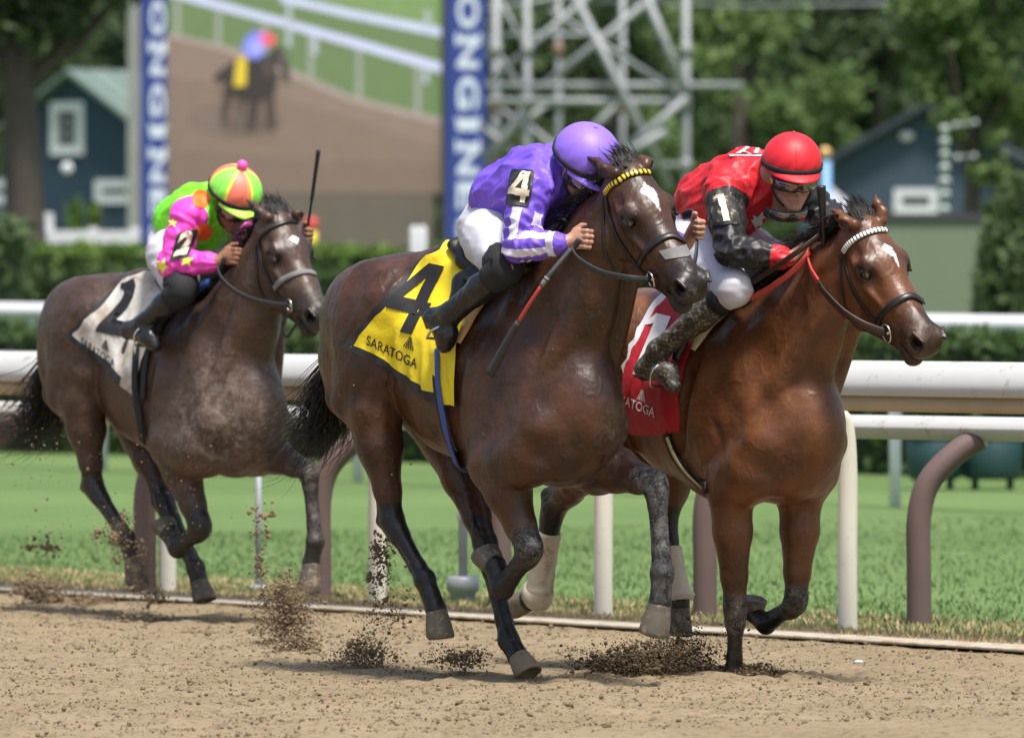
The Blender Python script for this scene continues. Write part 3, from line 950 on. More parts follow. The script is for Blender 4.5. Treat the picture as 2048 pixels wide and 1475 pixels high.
# small red and yellow sign, white bollards in front of the skirt
th = Thing('round_sign', 'small red and yellow sign below the video screen', 'sign', WORLD, gz(622, 130))
v, f = box((-.09, -.02, 0), (.09, .02, .34)); c = wpt(622, 492, 130)
put('yellow_face', v + c + np.array([0, 0, -.1]), f, simple('sign_yellow', (.75, .60, .03), .5), th)
v, f = box((-.10, -.021, .341), (.10, .021, .56)); put('red_face', v + c + np.array([0, 0, -.1]), f, simple('sign_red', (.6, .04, .03), .5), th)
v, f = tube([gz(622, 130), c + np.array([0, 0, -.1])], .03, 8); put('stem', v, f, MAT['metal_grey'], th)
for px, l_ in ((828, 'left of two short white bollards by the screen'), (845, 'right of two short white bollards by the screen')):
    p = gz(px, 112); zt = wpt(px, 452, 112)[2]
    th = Thing('bollard', l_, 'bollard', WORLD, p, 'white bollards under the screen')
    v, f = sweep([p, p + np.array([0, 0, zt - .05]), p + np.array([0, 0, zt])], circ(.055, 12), scale=[1, 1, .6]); put('shaft', v, f, MAT['white_paint'], th)

# ---------------- lattice tower
DT = 150.0
TW = Thing('lattice_tower', 'grey steel lattice tower right of the right banner', 'tower', WORLD, gz(1180, DT))
MAT['steel_grey'] = simple('steel_grey', (.27, .285, .295), .55, metal=.15, var=.15, scale=2)
MAT['steel_rust'] = simple('steel_rust', (.40, .22, .16), .7, var=.2, scale=2)
def bar(x0, y0, x1, y1, D, r, m='steel_grey', nm='strut'):
    v, f = tube([wpt(x0, y0, D), wpt(x1, y1, D)], r * .82, 8); put(nm, v, f, MAT[m], TW)
for i, (x, D, r, yt) in enumerate(((992, DT + .9, .10, 560), (1054, DT, .09, 560), (1117, DT + 2.4, .075, 560), (1245, DT + 2.4, .075, 560), (1372, DT, .095, 560))):
    bar(x, -80, x, 755, D, r, nm='upright')
    for y in (100, 210, 330):
        v, f = tube([wpt(x, y - 12, D), wpt(x, y + 12, D)], r * 1.12, 8); put('coupler', v, f, MAT['steel_rust' if (i + y) % 3 == 0 else 'steel_grey'], TW)
for x0, y0, x1, y1, D, r in ((971, 171, 1485, 171, DT - .2, .07), (971, 203, 1375, 203, DT - .22, .085), (990, 70, 1250, 70, DT + 2.2, .05), (971, 330, 1375, 330, DT + 2.2, .05)):
    bar(x0, y0, x1, y1, D, r, nm='beam')
for x0, y0, x1, y1, D, r in ((1148, -10, 1340, 372, DT - .4, .10), (1291, -10, 1374, 190, DT - .42, .095), (1180, -10, 971, 171, DT + .3, .075), (1312, -10, 1062, 192, DT + .32, .085),
        (1100, 20, 1372, 196, DT + 1.6, .06), (1372, 196, 1240, 312, DT - .5, .09), (1332, 262, 1235, 318, DT - .8, .10), (971, 70, 1056, 200, DT + 1.2, .07), (1056, 203, 971, 330, DT + .5, .085),
        (985, 208, 1120, 300, DT + 1.8, .055), (1098, 206, 960, 312, DT + .7, .07), (1240, 203, 1140, 300, DT + 1.9, .06), (1000, 0, 1070, 130, DT + 2.0, .05), (1056, 250, 1190, 360, DT + 1.7, .06), (971, 20, 1150, -10, DT + 2.1, .05), (960, 250, 1060, 330, DT + .6, .07)):
    bar(x0, y0, x1, y1, D, r)

# ---------------- buildings
MAT['slate_wall'] = simple('slate_wall', (.024, .048, .080), .8, var=.15, scale=1.5)
MAT['slate_wall2'] = simple('slate_wall2', (.038, .062, .092), .8, var=.12, scale=1.5)
MAT['roof_green'] = simple('roof_green', (.125, .175, .155), .8, var=.15, scale=2)
MAT['roof_dark'] = simple('roof_dark', (.028, .04, .052), .8, var=.2, scale=2)
MAT['pane_dark'] = simple('pane_dark', (.045, .05, .06), .15, var=.2)
MAT['sage'] = simple('sage', (.155, .195, .125), .8, var=.08, scale=1)
def house(name, label, c, yaw, w, length, eave, ridge, wall, roof):
    fr = Frame(c, yaw); th = Thing(name, label, 'building', fr, (0, 0, 0))
    V = [(-w, 0, 0), (w, 0, 0), (w, length, 0), (-w, length, 0), (-w, 0, eave), (w, 0, eave), (w, length, eave), (-w, length, eave), (0, 0, ridge), (0, length, ridge)]
    F = [(0, 1, 5, 8, 4), (1, 2, 6, 5), (2, 3, 7, 9, 6), (3, 0, 4, 7)]
    put('wall', V, F, wall, th, smooth=False)
    sl = (ridge - eave) / w; o = .35
    for s in (1, -1):
        P_ = [(0, -o, ridge + .12), (s * (w + o), -o, eave - o * sl + .12), (s * (w + o), length + o, eave - o * sl + .12), (0, length + o, ridge + .12)]
        V = P_ + [(x, y, z - .11) for x, y, z in P_]
        F = [(0, 1, 2, 3), (7, 6, 5, 4), (0, 4, 5, 1), (1, 5, 6, 2), (2, 6, 7, 3), (3, 7, 4, 0)]
        put('roof', V, F, roof, th, smooth=False)
        n_b = 9
        for k in range(n_b):                                   # standing seams
            y = -o + (length + 2 * o) * (k + .5) / n_b
            v, f = sweep([(0, y, ridge + .14), (s * (w + o), y, eave - o * sl + .14)], rect(.06, .05)); put('seam', v, f, roof, th, smooth=False)
    return th, fr
def window(th, x, z, w, h, y=0.0, bars=(1, 2), fw=.14):
    fr_parts = [box((x - w / 2 - fw, y - .06, z - h / 2 - fw), (x + w / 2 + fw, y - .01, z - h / 2)), box((x - w / 2 - fw, y - .06, z + h / 2), (x + w / 2 + fw, y - .01, z + h / 2 + fw)),
                box((x - w / 2 - fw, y - .06, z - h / 2 + .001), (x - w / 2, y - .01, z + h / 2 - .001)), box((x + w / 2, y - .06, z - h / 2 + .001), (x + w / 2 + fw, y - .01, z + h / 2 - .001))]
    v, f = merge(fr_parts); o = put('window', v, f, MAT['white_paint'], th, smooth=False)
    v, f = box((x - w / 2, y - .025, z - h / 2), (x + w / 2, y - .012, z + h / 2)); put('pane', v, f, MAT['pane_dark'], Sub(o, th), smooth=False)
    for k in range(bars[0]):
        xx = x - w / 2 + w * (k + 1) / (bars[0] + 1); v, f = box((xx - .02, y - .045, z - h / 2 + .002), (xx + .02, y - .026, z + h / 2 - .002)); put('glazing_bar', v, f, MAT['metal_grey'], Sub(o, th), smooth=False)
    for k in range(bars[1]):
        zz = z - h / 2 + h * (k + 1) / (bars[1] + 1); v, f = box((x - w / 2 + .002, y - .050, zz - .025), (x + w / 2 - .002, y - .046, zz + .025)); put('glazing_bar', v, f, MAT['metal_grey'], Sub(o, th), smooth=False)
DB = 200.0
c = gz(150, DB)
hl, fl = house('barn', 'dark slate blue barn with a pale green roof behind the left tree', c, -math.radians(38), 2.15, 9, 5.75, 7.05, MAT['slate_wall'], MAT['roof_green'])
def wall_xz(px, py, fr, y=0.0):
    p = fr.at(px, py, y); return p[0], p[2]
x_, z_ = wall_xz(136, 257, fl); window(hl, x_, z_, .62, .85, bars=(1, 2), fw=.24)
x_, z_ = wall_xz(231, 383, fl); window(hl, x_, z_, .85, .16, bars=(0, 0), fw=.22)
x_, z_ = wall_xz(12, 383, fl); window(hl, x_, z_, .85, .16, bars=(0, 0), fw=.22)
c = gz(10, DB + 6); V, F = box((-9, 0, 0), (.4, 6, 4.6)); put('shed', V + c, F, MAT['slate_wall2'], label='blue grey shed wall behind the tree trunk at the left edge', cat='shed', smooth=False)
v, f = ellipsoid(wpt(134, 336, 150), (.11, .05, .11)); put('wall_lamp', v, f, MAT['white_paint'], label='small round white lamp below the barn window', cat='lamp')
# right building
DR = 175.0
c = gz(1850, DR)
hr, fr2 = house('stable_building', 'blue grey gabled building at the right behind the sage board', c, -math.radians(6), 2.75, 9, 4.05, 5.60, MAT['slate_wall2'], MAT['roof_dark'])
x_, z_ = wall_xz(1832, 402, fr2); window(hr, x_, z_, .62, .20, bars=(0, 0), fw=.17)
x_, z_ = wall_xz(1813, 272, fr2); v, f = ellipsoid((x_, -.06, z_), (.16, .05, .10)); put('vent', v, f, MAT['white_paint'], hr)
c = gz(2010, DR + 5); V, F = box((-1.6, 0, 0), (5, 5, 4.4)); put('annex', V + c, F, MAT['slate_wall'], label='blue annex wall at the right edge behind the bright tree', cat='building', smooth=False)
# sage board
D0 = 104.0
th = Thing('sage_board', 'plain sage green board with a dark top rail at the right', 'board', WORLD, gz(1810, D0))
lo, hi = wpt(1640, 760, D0), wpt(1970, 440, D0)
v, f = box((lo[0], D0, 0), (hi[0], D0 + .2, hi[2])); put('panel', v, f, MAT['sage'], th, smooth=False)
v, f = box((lo[0] - .02, D0 - .04, hi[2] + .002), (hi[0] + .02, D0 + .24, hi[2] + .085)); put('top_rail', v, f, MAT['frame_dark'], th, smooth=False)
MAT['lamp_glass'] = simple('lamp_glass', (.42, .45, .44), .4, var=.1)
# lamp standard with stacked white heads
D1 = 128.0
th = Thing('lamp_standard', 'white stacked lamp standard in front of the right building', 'lamp', WORLD, gz(1890, D1))
v, f = tube([gz(1890, D1), wpt(1890, 250, D1)], .035, 8); put('pole', v, f, simple('pole_green', (.10, .22, .14), .5), th)
for y, r in ((258, .09), (283, .10), (308, .09), (335, .10), (362, .11), (388, .11), (418, .10)):
    p = wpt(1889, y, D1); v, f = ellipsoid(p, (r * .85, r * .85, .06)); put('lamp_head', v, f, MAT['lamp_glass'], th)
for x, y in ((1915, 315), (1948, 312), (1912, 250), (1950, 245)):
    p = wpt(x, y, D1); v, f = ellipsoid(p, (.045, .045, .045)); put('lamp_globe', v, f, MAT['lamp_glass'], th)
v, f = tube([wpt(1889, 315, D1), wpt(1948, 312, D1)], .015, 6); put('arm', v, f, MAT['metal_grey'], th)
v, f = tube([wpt(1889, 252, D1), wpt(1950, 247, D1)], .015, 6); put('arm', v, f, MAT['metal_grey'], th)
# post with a gilded ball
D1 = 112.0
th = Thing('finial_post', 'pale blue post topped by a gold ball beside the red cap', 'post', WORLD, gz(1652, D1))
v, f = tube([gz(1652, D1), wpt(1652, 322, D1)], .075, 12); put('shaft', v, f, simple('post_blue', (.16, .33, .55), .5), th)
v, f = ellipsoid(wpt(1650, 306, D1), (.09, .09, .09)); put('finial', v, f, simple('gilded', (.60, .40, .15), .35, metal=.3), th)
# pale tent behind the red jockey
D1 = 140.0
th = Thing('tent', 'small pale grey tent behind the bay horse ears', 'tent', WORLD, gz(1680, D1))
a_ = wpt(1640, 420, D1); b_ = wpt(1715, 420, D1); t_ = wpt(1665, 372, D1)
V = [a_, b_, b_ + np.array([0, 1.2, 0]), a_ + np.array([0, 1.2, 0]), t_ + np.array([0, .6, 0])]
put('canopy', V, [(0, 1, 4), (1, 2, 4), (2, 3, 4), (3, 0, 4)], MAT['metal_grey'], th, smooth=False)
for p in V[:4]:
    v, f = tube([p * np.array([1, 1, 0]), p], .03, 6); put('leg', v, f, MAT['metal_grey'], th)
# white fence left
D1 = 126.0
th = Thing('white_fence', 'short white board fence in front of the left trunk and barn', 'fence', WORLD, gz(170, D1))
v, f = pbox(78, 461, 278, 486, 0, .08); lo, hi = wpt(78, 486, D1), wpt(278, 461, D1)
v, f = box((lo[0], D1, lo[2]), (hi[0], D1 + .08, hi[2])); put('board', v, f, MAT['white_paint'], th, smooth=False)
for x in (97, 185, 270):
    lo, hi = wpt(x - 9, 620, D1), wpt(x + 9, 425 if x == 97 else 455, D1)
    v, f = box((lo[0], D1 + .085, 0), (hi[0], D1 + .2, hi[2])); put('post', v, f, MAT['white_paint'], th, smooth=False)

# ---------------- trees
GT = 'leafy trees behind the racecourse'
b_ = gz(66, 120)
tree('shade_tree', 'big dark shade tree with a thick trunk at the left', b_, 5.6, .30, [(b_ + np.array([.0, 0, 7.0]), (1.7, 1.7, 1.5)), (b_ + np.array([-1.2, .4, 6.6]), (1.4, 1.5, 1.3)), (b_ + np.array([1.0, .2, 6.8]), (1.0, 1.2, 1.1)), (b_ + np.array([.5, -.2, 8.2]), (2.2, 1.8, 1.2)), (b_ + np.array([.55, 0, 5.9]), (.6, .8, .6))], 15000, 'dark', .13, 41, GT, 8)
b_ = gz(165, 150)
th = tree('shrub', 'loose pale green shrub against the barn wall', b_, 1.6, .05, [(b_ + np.array([0, 0, 2.6]), (.34, .35, .95)), (b_ + np.array([.12, 0, 1.8]), (.42, .4, .8))], 1500, 'lime', .08, 42, GT)
b_ = gz(1945, 130)
tree('bright_tree', 'bright green tree hanging over the right building', b_, 4.2, .16, [(b_ + np.array([0, 0, 5.2]), (1.0, 1.0, 1.1)), (b_ + np.array([.7, .2, 4.9]), (.8, .9, .9)), (b_ + np.array([-.5, 0, 6.2]), (.9, 1, .8)), (b_ + np.array([.4, 0, 6.6]), (1.4, 1, .8)), (b_ + np.array([.35, -.1, 3.7]), (.55, .6, .5)), (b_ + np.array([.55, 0, 2.9]), (.4, .5, .6))], 9000, 'light', .10, 43, GT, 7)
spec = [(330, 215, 'dark'), (480, 235, 'mid'), (640, 225, 'dark'), (820, 240, 'mid'), (1000, 210, 'mid'), (1130, 235, 'dark'), (1260, 205, 'mid'), (1400, 228, 'dark'), (1490, 200, 'light'), (1590, 212, 'mid'), (1690, 232, 'dark'), (1760, 206, 'dark'), (1870, 225, 'mid'), (1990, 215, 'dark'), (2120, 222, 'mid'), (100, 228, 'dark'), (-80, 222, 'mid')]  # third value: leaf colour of the tree
desc = ['far dark tree hidden behind the left banner', 'far tree hidden behind the video screen', 'far dark tree behind the middle of the screen', 'far tree behind the right half of the screen', 'far green tree behind the left side of the lattice tower', 'far dark tree behind the middle of the tower', 'far green tree seen through the right bays of the tower', 'far dark tree right of the lattice tower', 'far light green tree above the red jockey', 'far green tree above the red cap', 'far dark tree between the red cap and the right building', 'far dark tree left of the right building gable', 'far green tree over the right building ridge', 'far dark tree behind the bright tree', 'far green tree beyond the right edge', 'far dark tree behind the barn', 'far green tree beyond the left edge']
for k, ((px, D, lf), ds) in enumerate(zip(spec, desc)):
    b_ = gz(px, D); r = np.random.default_rng(70 + k)
    bl = [(b_ + np.array([r.normal(0, .5), r.normal(0, .5), z]), (r.uniform(1.7, 2.5), 2.0, r.uniform(1.4, 2.0))) for z in (2.2, 4.2, 6.2, 8.2, 10.2)] + [(b_ + np.array([s * r.uniform(1.2, 1.9), r.normal(0, .6), r.uniform(2.5, 9)]), (1.3, 1.4, 1.2)) for s in (-1, 1, -1, 1)]
    tree('tree', ds, b_, 6.5, .25, bl, 8000, lf, .16, 80 + k, GT, 6)
# far wood behind everything
m = 52000
C = np.stack([rng.uniform(-62, 62, m), rng.uniform(255, 275, m), rng.random(m) * 17], 1)
C = C[C[:, 2] < 14 + 2.5 * np.sin(C[:, 0] * .6) + 1.5 * np.sin(C[:, 0] * 1.7)]
m = 30000
C2 = np.stack([rng.choice([-1, 1], m) * rng.uniform(19, 60, m), rng.uniform(210, 232, m), rng.random(m) ** .9 * 13], 1)
C2 = C2[C2[:, 2] < 9.5 + 2.2 * np.sin(C2[:, 0] * .8) + 1.2 * np.sin(C2[:, 0] * 2.1)]
C = np.concatenate([C, C2])
V, F, t = leaves_at(C, .42, 99); put('far_wood', V, F, LEAF['dark'], attrs=dict(tone=t), kind='stuff', smooth=False)
V, F = [], []
hx = np.linspace(-300, 300, 40)
for x in hx: V += [(x, 285, -.05), (x, 285 + 60, 20 + 4 * math.sin(x * .05)), (x, 600, 24)]
for i in range(39):
    for j in range(2): F.append((i * 3 + j, (i + 1) * 3 + j, (i + 1) * 3 + j + 1, i * 3 + j + 1))
put('wooded_hill', V, F, simple('hill_green', (.022, .05, .014), .95, var=.4, scale=.4), kind='structure')
v, f = tube([wpt(1200, 2, 190), wpt(1500, 12, 185), wpt(1850, 6, 180)], .03, 6); put('overhead_wire', v, f, MAT['metal_grey'], label='thin overhead wire crossing the treetops', cat='wire')

# ---------------- dirt thrown up by the hooves
def spray(px, py, D, rx, ry, n, s0, seed, up=0.0, mat='clod', big=6, tail=(0, 0)):
    r = np.random.default_rng(seed)
    q = np.clip(r.normal(0, 1, (n, 3)), -3, 3) * .5
    # grains hang together in streaks
    k_ = r.normal(0, .45, (max(4, n // 60), 3)); q = q * .45 + k_[r.integers(0, len(k_), n)] * .9
    w = r.random(n)
    k = D / FPX
    c = wpt(px, py, D)
    pos = c + np.stack([(q[:, 0] * rx * (1 - up * w * .6) + tail[0] * w) * k, q[:, 1] * rx * k * .9, (q[:, 2] * ry * .5 - (w - .4) * -ry * 1.1 * up + q[:, 2] * ry * .5 * (1 - up) - tail[1] * w) * k], 1)
    pos[:, 2] = np.maximum(pos[:, 2], .004)
    sz = np.exp(r.normal(math.log(s0 * .52), .55, n))
    V, F = crumbs(n, pos, sz, seed)
    kb = int(big)
    if kb < 1: return V, F
    pb = pos[:kb]; sb = r.uniform(.9, 1.8, kb) * s0
    V2, F2 = crumbs(kb, pb, sb, seed + 1, ICO2)
    return np.concatenate([V, V2]), np.concatenate([F, F2 + len(V)])
def dirt_burst(items, mat='clod'):
    parts = [spray(*it) for it in items]
    n = 0; Vs, Fs = [], []
    for V, F in parts: Vs.append(V); Fs.append(F + n); n += len(V)
    put('flying_dirt', np.concatenate(Vs), np.concatenate(Fs), MAT[mat], kind='stuff', smooth=True)
dirt_burst([(1290, 1325, 34.3, 115, 50, 5200, .0058, 201, .3), (1250, 1335, 34.3, 85, 36, 2200, .008, 202, .2), (1370, 1305, 34.4, 105, 75, 5200, .0036, 203, .5), (1230, 1355, 34.2, 90, 10, 700, .006, 204)])
dirt_burst([(1515, 1352, 34.2, 75, 18, 4600, .0055, 205, .2, 'clod', 0), (1490, 1345, 34.2, 40, 16, 900, .005, 206, 0, 'clod', 0)])
dirt_burst([(575, 1235, 37.5, 70, 100, 4600, .0052, 207, .4), (600, 1300, 36.5, 65, 50, 1800, .0068, 208, .3), (560, 1200, 37.5, 40, 40, 260, .0085, 209)], 'clod_pale')
dirt_burst([(760, 1120, 35.0, 32, 100, 520, .0070, 210, .3), (770, 1215, 35.0, 75, 75, 900, .0042, 211), (720, 1310, 35.0, 80, 42, 2400, .0042, 212, .4), (905, 1315, 34.6, 70, 26, 1200, .005, 213)], 'clod_pale')
dirt_burst([(515, 1080, 38.5, 34, 110, 110, .010, 214), (540, 1150, 38.5, 40, 60, 160, .007, 215)], 'clod_pale')
dirt_burst([(85, 1195, 42, 60, 55, 2200, .0065, 216, .4), (175, 1215, 42, 70, 40, 1800, .0055, 217, .3), (60, 1085, 41, 90, 40, 60, .012, 218), (290, 1215, 40, 60, 40, 240, .009, 219), (400, 1300, 38.5, 80, 22, 200, .009, 220), (260, 1240, 39.5, 30, 60, 200, .009, 221)], 'clod_pale')
dirt_burst([(265, 1090, 40, 40, 70, 420, .0075, 222), (225, 1050, 40, 30, 40, 120, .008, 223)], 'clod_pale')
dirt_burst([(330, 900, 39, 330, 300, 420, .0035, 224), (120, 1000, 40, 160, 200, 130, .005, 225), (850, 850, 34, 300, 300, 120, .0028, 226)], 'crumb')
# ------------------------------------------------------------------ horses
def hair_strands(paths, r0, n=9, taper=0.15, sides=3):
    parts = []
    for P in paths:
        Q = spline(P, n)
        sc = np.linspace(1, taper, n)
        parts.append(tube(Q, r0, sides, scale=sc, cap=False))
    return merge(parts)

class Horse:
    def __init__(self, spec, label, coat, mane_mat, hoof_mats, group):
        S = self.S = spec
        self.fr = Frame(S['O'], S['yaw'])
        fr = self.fr
        W = self.W = fr.at(*S['withers'], 0.0)
        self.thing = Thing('racehorse', label, 'horse', fr, (W[0] - 0.5, 0, 0), group)
        s = S.get('scale', 1.0)
        self.s = s
        pit = S.get('pitch', 0.0)
        T = lambda x, y, z: W + np.array([x, y, z - pit * x]) * s
        self.T = T
        # head frame
        hd = S['head']
        P = self.P = fr.at(*hd['poll'], hd.get('y', 0.0))
        mm = FPX / fr.to_world(P)[1]                        # px per metre there
        dpx = np.array(hd['muzzle']) - np.array(hd['poll'])
        Lh = hd.get('len', 0.65)
        ix, iz = dpx[0] / mm, -dpx[1] / mm
        dep = -math.sqrt(max(0.01, Lh * Lh - ix * ix - iz * iz))
        d = nrm(np.array([ix, dep, iz]))
        ev = np.array(hd['eyes'][1]) - np.array(hd['eyes'][0])
        lx, lz = ev[0] / mm, -ev[1] / mm
        ly = -(d[0] * lx + d[2] * lz) / d[1]
        l = nrm(np.array([lx, ly, lz]))
        up = np.cross(d, l)
        Mw = np.stack([d, l, up], 1)
        self.M = M = fr.R.T @ Mw
        k_ = Lh / 0.65
        H = self.H = lambda x, y, z: P + M @ (np.array([x, y * 1.22, z * 1.20]) * k_)
        self.k_ = k_
        # ------------------------------------------------ skin
        f = Field((W[0] - 1.70, -0.42, -0.12), (max(P[0] + 0.5, H(.7, 0, 0)[0] + .10), 0.42, P[2] + 0.26), .0068, ((P[0] - .13, .0045), None, (H(.66, 0, -.2)[2] - .08, .0045)))
        K = 0.07
        f.chain([(T(.13, 0, -.565), .325), (T(-.22, 0, -.50), .40), (T(-.56, 0, -.45), .355), (T(-.86, 0, -.36), .265)], 0.05, 0.67)
        f.cone(T(.06, 0, -.085), T(-.36, 0, -.14), .07, .085, .10)
        lo = S.get('loin', .0)
        f.cone(T(-.36, 0, -.14), T(-.64, 0, -.10 + lo), .085, .10, .10)
        f.cone(T(-.64, 0, -.10 + lo), T(-.98, 0, -.12 + lo * .5), .10, .11, .10)
        for y in (-1, 1):
            f.ell(T(-.99, .12 * y, -.25), (.34, .165, .25), k=.06)
            f.ell(T(-1.17, .115 * y, -.42), (.17, .125, .26), k=.06)
            f.cone(T(-.84, .22 * y, -.16), T(-.80, .20 * y, -.22), .035, .04, .08)     # point of hip
            # shoulder blade, arm, triceps
            f.cone(T(-.02, .09 * y, -.17), T(.205, .160 * y, -.62), .10, .105, .06)
            f.cone(T(.205, .160 * y, -.62), T(.02, .18 * y, -.80), .10, .10, .05)
            f.ell(T(-.07, .20 * y, -.66), (.19, .075, .17), k=.05)
            f.ell(T(.25, .085 * y, -.68), (.115, .10, .17), k=.03)
        f.ell(T(.22, 0, -.56), (.16, .17, .22), k=.06)
        for y in (-1, 1):
            f.cone(T(.10, .215 * y, -.10), T(.30, .245 * y, -.42), .030, .035, .06, 1.0, True)   # in front of the shoulder
            f.cone(T(-.18, .272 * y, -.18), T(-.28, .298 * y, -.66), .030, .028, .045, 1.0, True)   # behind the shoulder
            f.cone(T(-.72, .30 * y, -.62), T(-.80, .28 * y, -.42), .03, .03, .07, 1.0, True)     # flank hollow
            # muscles that read as separate bands under the coat
            f.cone(T(.02, .095 * y, -.20), T(.195, .180 * y, -.58), .055, .062, .018)
            f.cone(T(-.085, .105 * y, -.20), T(.12, .205 * y, -.60), .060, .058, .016)
            f.cone(T(-.21, .170 * y, -.28), T(-.12, .212 * y, -.70), .065, .062, .018)
            f.cone(T(.09, .195 * y, -.62), T(-.05, .222 * y, -.76), .056, .050, .013)
            f.ell(T(.235, .088 * y, -.72), (.105, .092, .14), k=.010)
            f.cone(T(.20, .150 * y, -.78), T(.10, .17 * y, -.82), .065, .055, .014)
            f.cone(T(-.80, .185 * y, -.17), T(-.83, .20 * y, -.48), .045, .05, .03)
            f.cone(T(-1.27, .095 * y, -.28), T(-1.25, .115 * y, -.62), .085, .075, .014)
            f.cone(T(-1.04, .180 * y, -.22), T(-1.07, .205 * y, -.62), .10, .085, .016)
        for y in (-1, 1):
            f.cone(T(-.02, .285 * y, -.56), T(.055, .292 * y, -.70), .016, .016, .026, 1.0, True)    # triceps edge
            f.cone(T(-1.155, .30 * y, -.26), T(-1.165, .292 * y, -.70), .014, .018, .030, 1.0, True) # between the thigh muscles
            f.cone(T(-.93, .30 * y, -.30), T(-.965, .315 * y, -.62), .014, .016, .040, 1.0, True)
        # neck
        px, py, y, r = S['neck'][-1]
        nm = fr.at(px, py, y)
        nb = [(T(.05, 0, -.32), .30), (T(.05, 0, -.32) * .5 + nm * .5, (.30 + r) / 2), (nm, r), (H(.05, 0, -.13), .135)]
        f.chain(nb, 0.10, 0.58)
        for y in (-1, 1):
            f.cone(H(.09, .055 * y, -.19), T(.17, .150 * y, -.52), .048, .075, .018)
            f.cone(H(.02, .045 * y, -.10), T(.02, .115 * y, -.22), .050, .075, .016)
        # crest
        f.cone(T(.22, 0, -.02), H(.0, 0, -.07), .075, .06, .06, .7)
        # ------------------------------------------------ head
        self._head(f, H, M, k_, hd)
        # ------------------------------------------------ legs
        self.segs = []
        self.hoofs = []
        for L in S['fore']: self._fore(f, L)
        for L in S['hind']: self._hind(f, L)
        V, Q = f.mesh(S.get('smooth', 2))
        del f
        self.V, self.Q = V, Q
        N = vnormals(V, Q)
        # uneven muscle under the coat, fading out on head and lower legs
        hl0 = (V - P) @ M
        w = sm(W[2] - 1.15, W[2] - .85, V[:, 2]) * (1 - sm(-.25, .0, hl0[:, 0])) * (1 - sm(-.10, .05, V[:, 2] - W[2] - .45))
        sel = np.where(w > .02)[0]
        V2 = wrinkle(V[sel], N[sel], .0075, (6.5, 6.5, 3.6), S['seed'] * 3.1)
        V2 = wrinkle(V2, N[sel], .0030, (16, 16, 8), S['seed'] * 5.3)
        V[sel] += (V2 - V[sel]) * w[sel][:, None]
        N = vnormals(V, Q)
        # ------------------------------------------------ coat masks
        pts = np.zeros(len(V))
        low = V[:, 2] < W[2] - 0.5
        for a, b, ra, rb, pa, pb in self.segs:
            dd, t = seg_dist(V[low], a, b)
            w = 1 - sm(1.35, 1.9, dd / (ra + t * (rb - ra)))
            pts[low] = np.maximum(pts[low], w * (pa + t * (pb - pa)))
        hl = (V - P) @ M / k_ / np.array([1, 1.22, 1.20])
        near_head = (np.abs(hl[:, 1]) < .14) & (hl[:, 0] > -.2) & (hl[:, 0] < .75) & (np.abs(hl[:, 2]) < .35)
        muz = near_head * sm(.40, .56, hl[:, 0] - .25 * hl[:, 2]) * S.get('muzzle_dark', .85)
        eyez = near_head * (1 - sm(.03, .065, np.hypot(hl[:, 0] - .21, hl[:, 2] + .055))) * (np.abs(hl[:, 1]) > .05) * .7
        ear = near_head * sm(.06, .12, hl[:, 2]) * (hl[:, 0] < .1) * .3
        nos = near_head * (1 - sm(.020, .032, np.sqrt((hl[:, 0] - .610) ** 2 + (np.abs(hl[:, 1]) - .046) ** 2 + (hl[:, 2] + .048) ** 2)))
        pts = np.maximum.reduce([pts, muz, eyez, ear, nos])
        white = np.zeros(len(V))
        for (cx, cy, rx, ry, *rd) in S['star']:
            tx = (hl[:, 0] - cx) / rx
            e = np.hypot(tx, (hl[:, 1] - cy) / ry) if rd else np.abs((hl[:, 1] - cy) / ry) + np.where(tx > 0, tx, -tx * 1.6)
            e += 0.10 * np.sin(hl[:, 0] * 210) * np.cos(hl[:, 1] * 260)
            white = np.maximum(white, (1 - sm(.75, 1.05, e)) * near_head * (hl[:, 2] > -.09))
        dust = np.zeros(len(V)) + S.get('dust0', 0.05)
        for (px, py, y, r, a) in S['dust']:
            c = fr.at(px, py, y)
            dd = np.linalg.norm(V - c, axis=1)
            dust = np.maximum(dust, a * (1 - sm(.4, 1.0, dd / r)))
        self.body = put('body', V, Q, coat, self.thing, attrs=dict(points=pts, white=white, dust=dust))
        self.bvh = bvh_of(V, Q)
        self.coat = coat
        # eyes
        for y in (-1, 1):
            ev, ef = ellipsoid(H(.214, .081 * y, -.061), (.032 * k_, .026 * k_, .026 * k_), M, 16, 10)
            put('eye', ev, ef, MAT['horse_eye'], self.thing)
        for i, (cor, sole, toe, r) in enumerate(self.hoofs):
            hv, hf = hoof_mesh(cor, sole, toe, r)
            put('hoof', hv, hf, hoof_mats[i % len(hoof_mats)], self.thing)
        self._hair(mane_mat)

    def _head(self, f, H, M, k, hd):
        e = lambda c, r, kk=.02, sub=False: f.ell(H(*c), np.array(r) * k * np.array([1.05, 1.22, 1.2]), M, kk, sub)
        c = lambda a, b, ra, rb, kk=.03, sub=False: f.cone(H(*a), H(*b), ra * k * 1.2, rb * k * 1.2, kk, 1.0, sub)
        c((.02, 0, -.075), (.19, 0, -.085), .078, .092, .05)
        c((.20, 0, -.085), (.40, 0, -.076), .083, .062, .04)
        c((.40, 0, -.076), (.56, 0, -.062), .062, .050, .03)
        c((.2, 0, -.18), (.50, 0, -.120), .085, .060, .04)
        e((.15, 0, -.062), (.12, .086, .058), .04)
        e((.565, 0, -.076), (.070, .055, .060), .035)
        e((.60, .030, -.072), (.045, .030, .050), .025); e((.60, -.030, -.072), (.045, .030, .050), .025)
        e((.622, 0, -.085), (.030, .048, .042), .02)
        drop = hd.get('gape', 0.0)
        e((.57, 0, -.160 - drop), (.055, .040, .030), .02)
        e((.595, 0, -.172 - drop), (.024, .030, .020), .015)
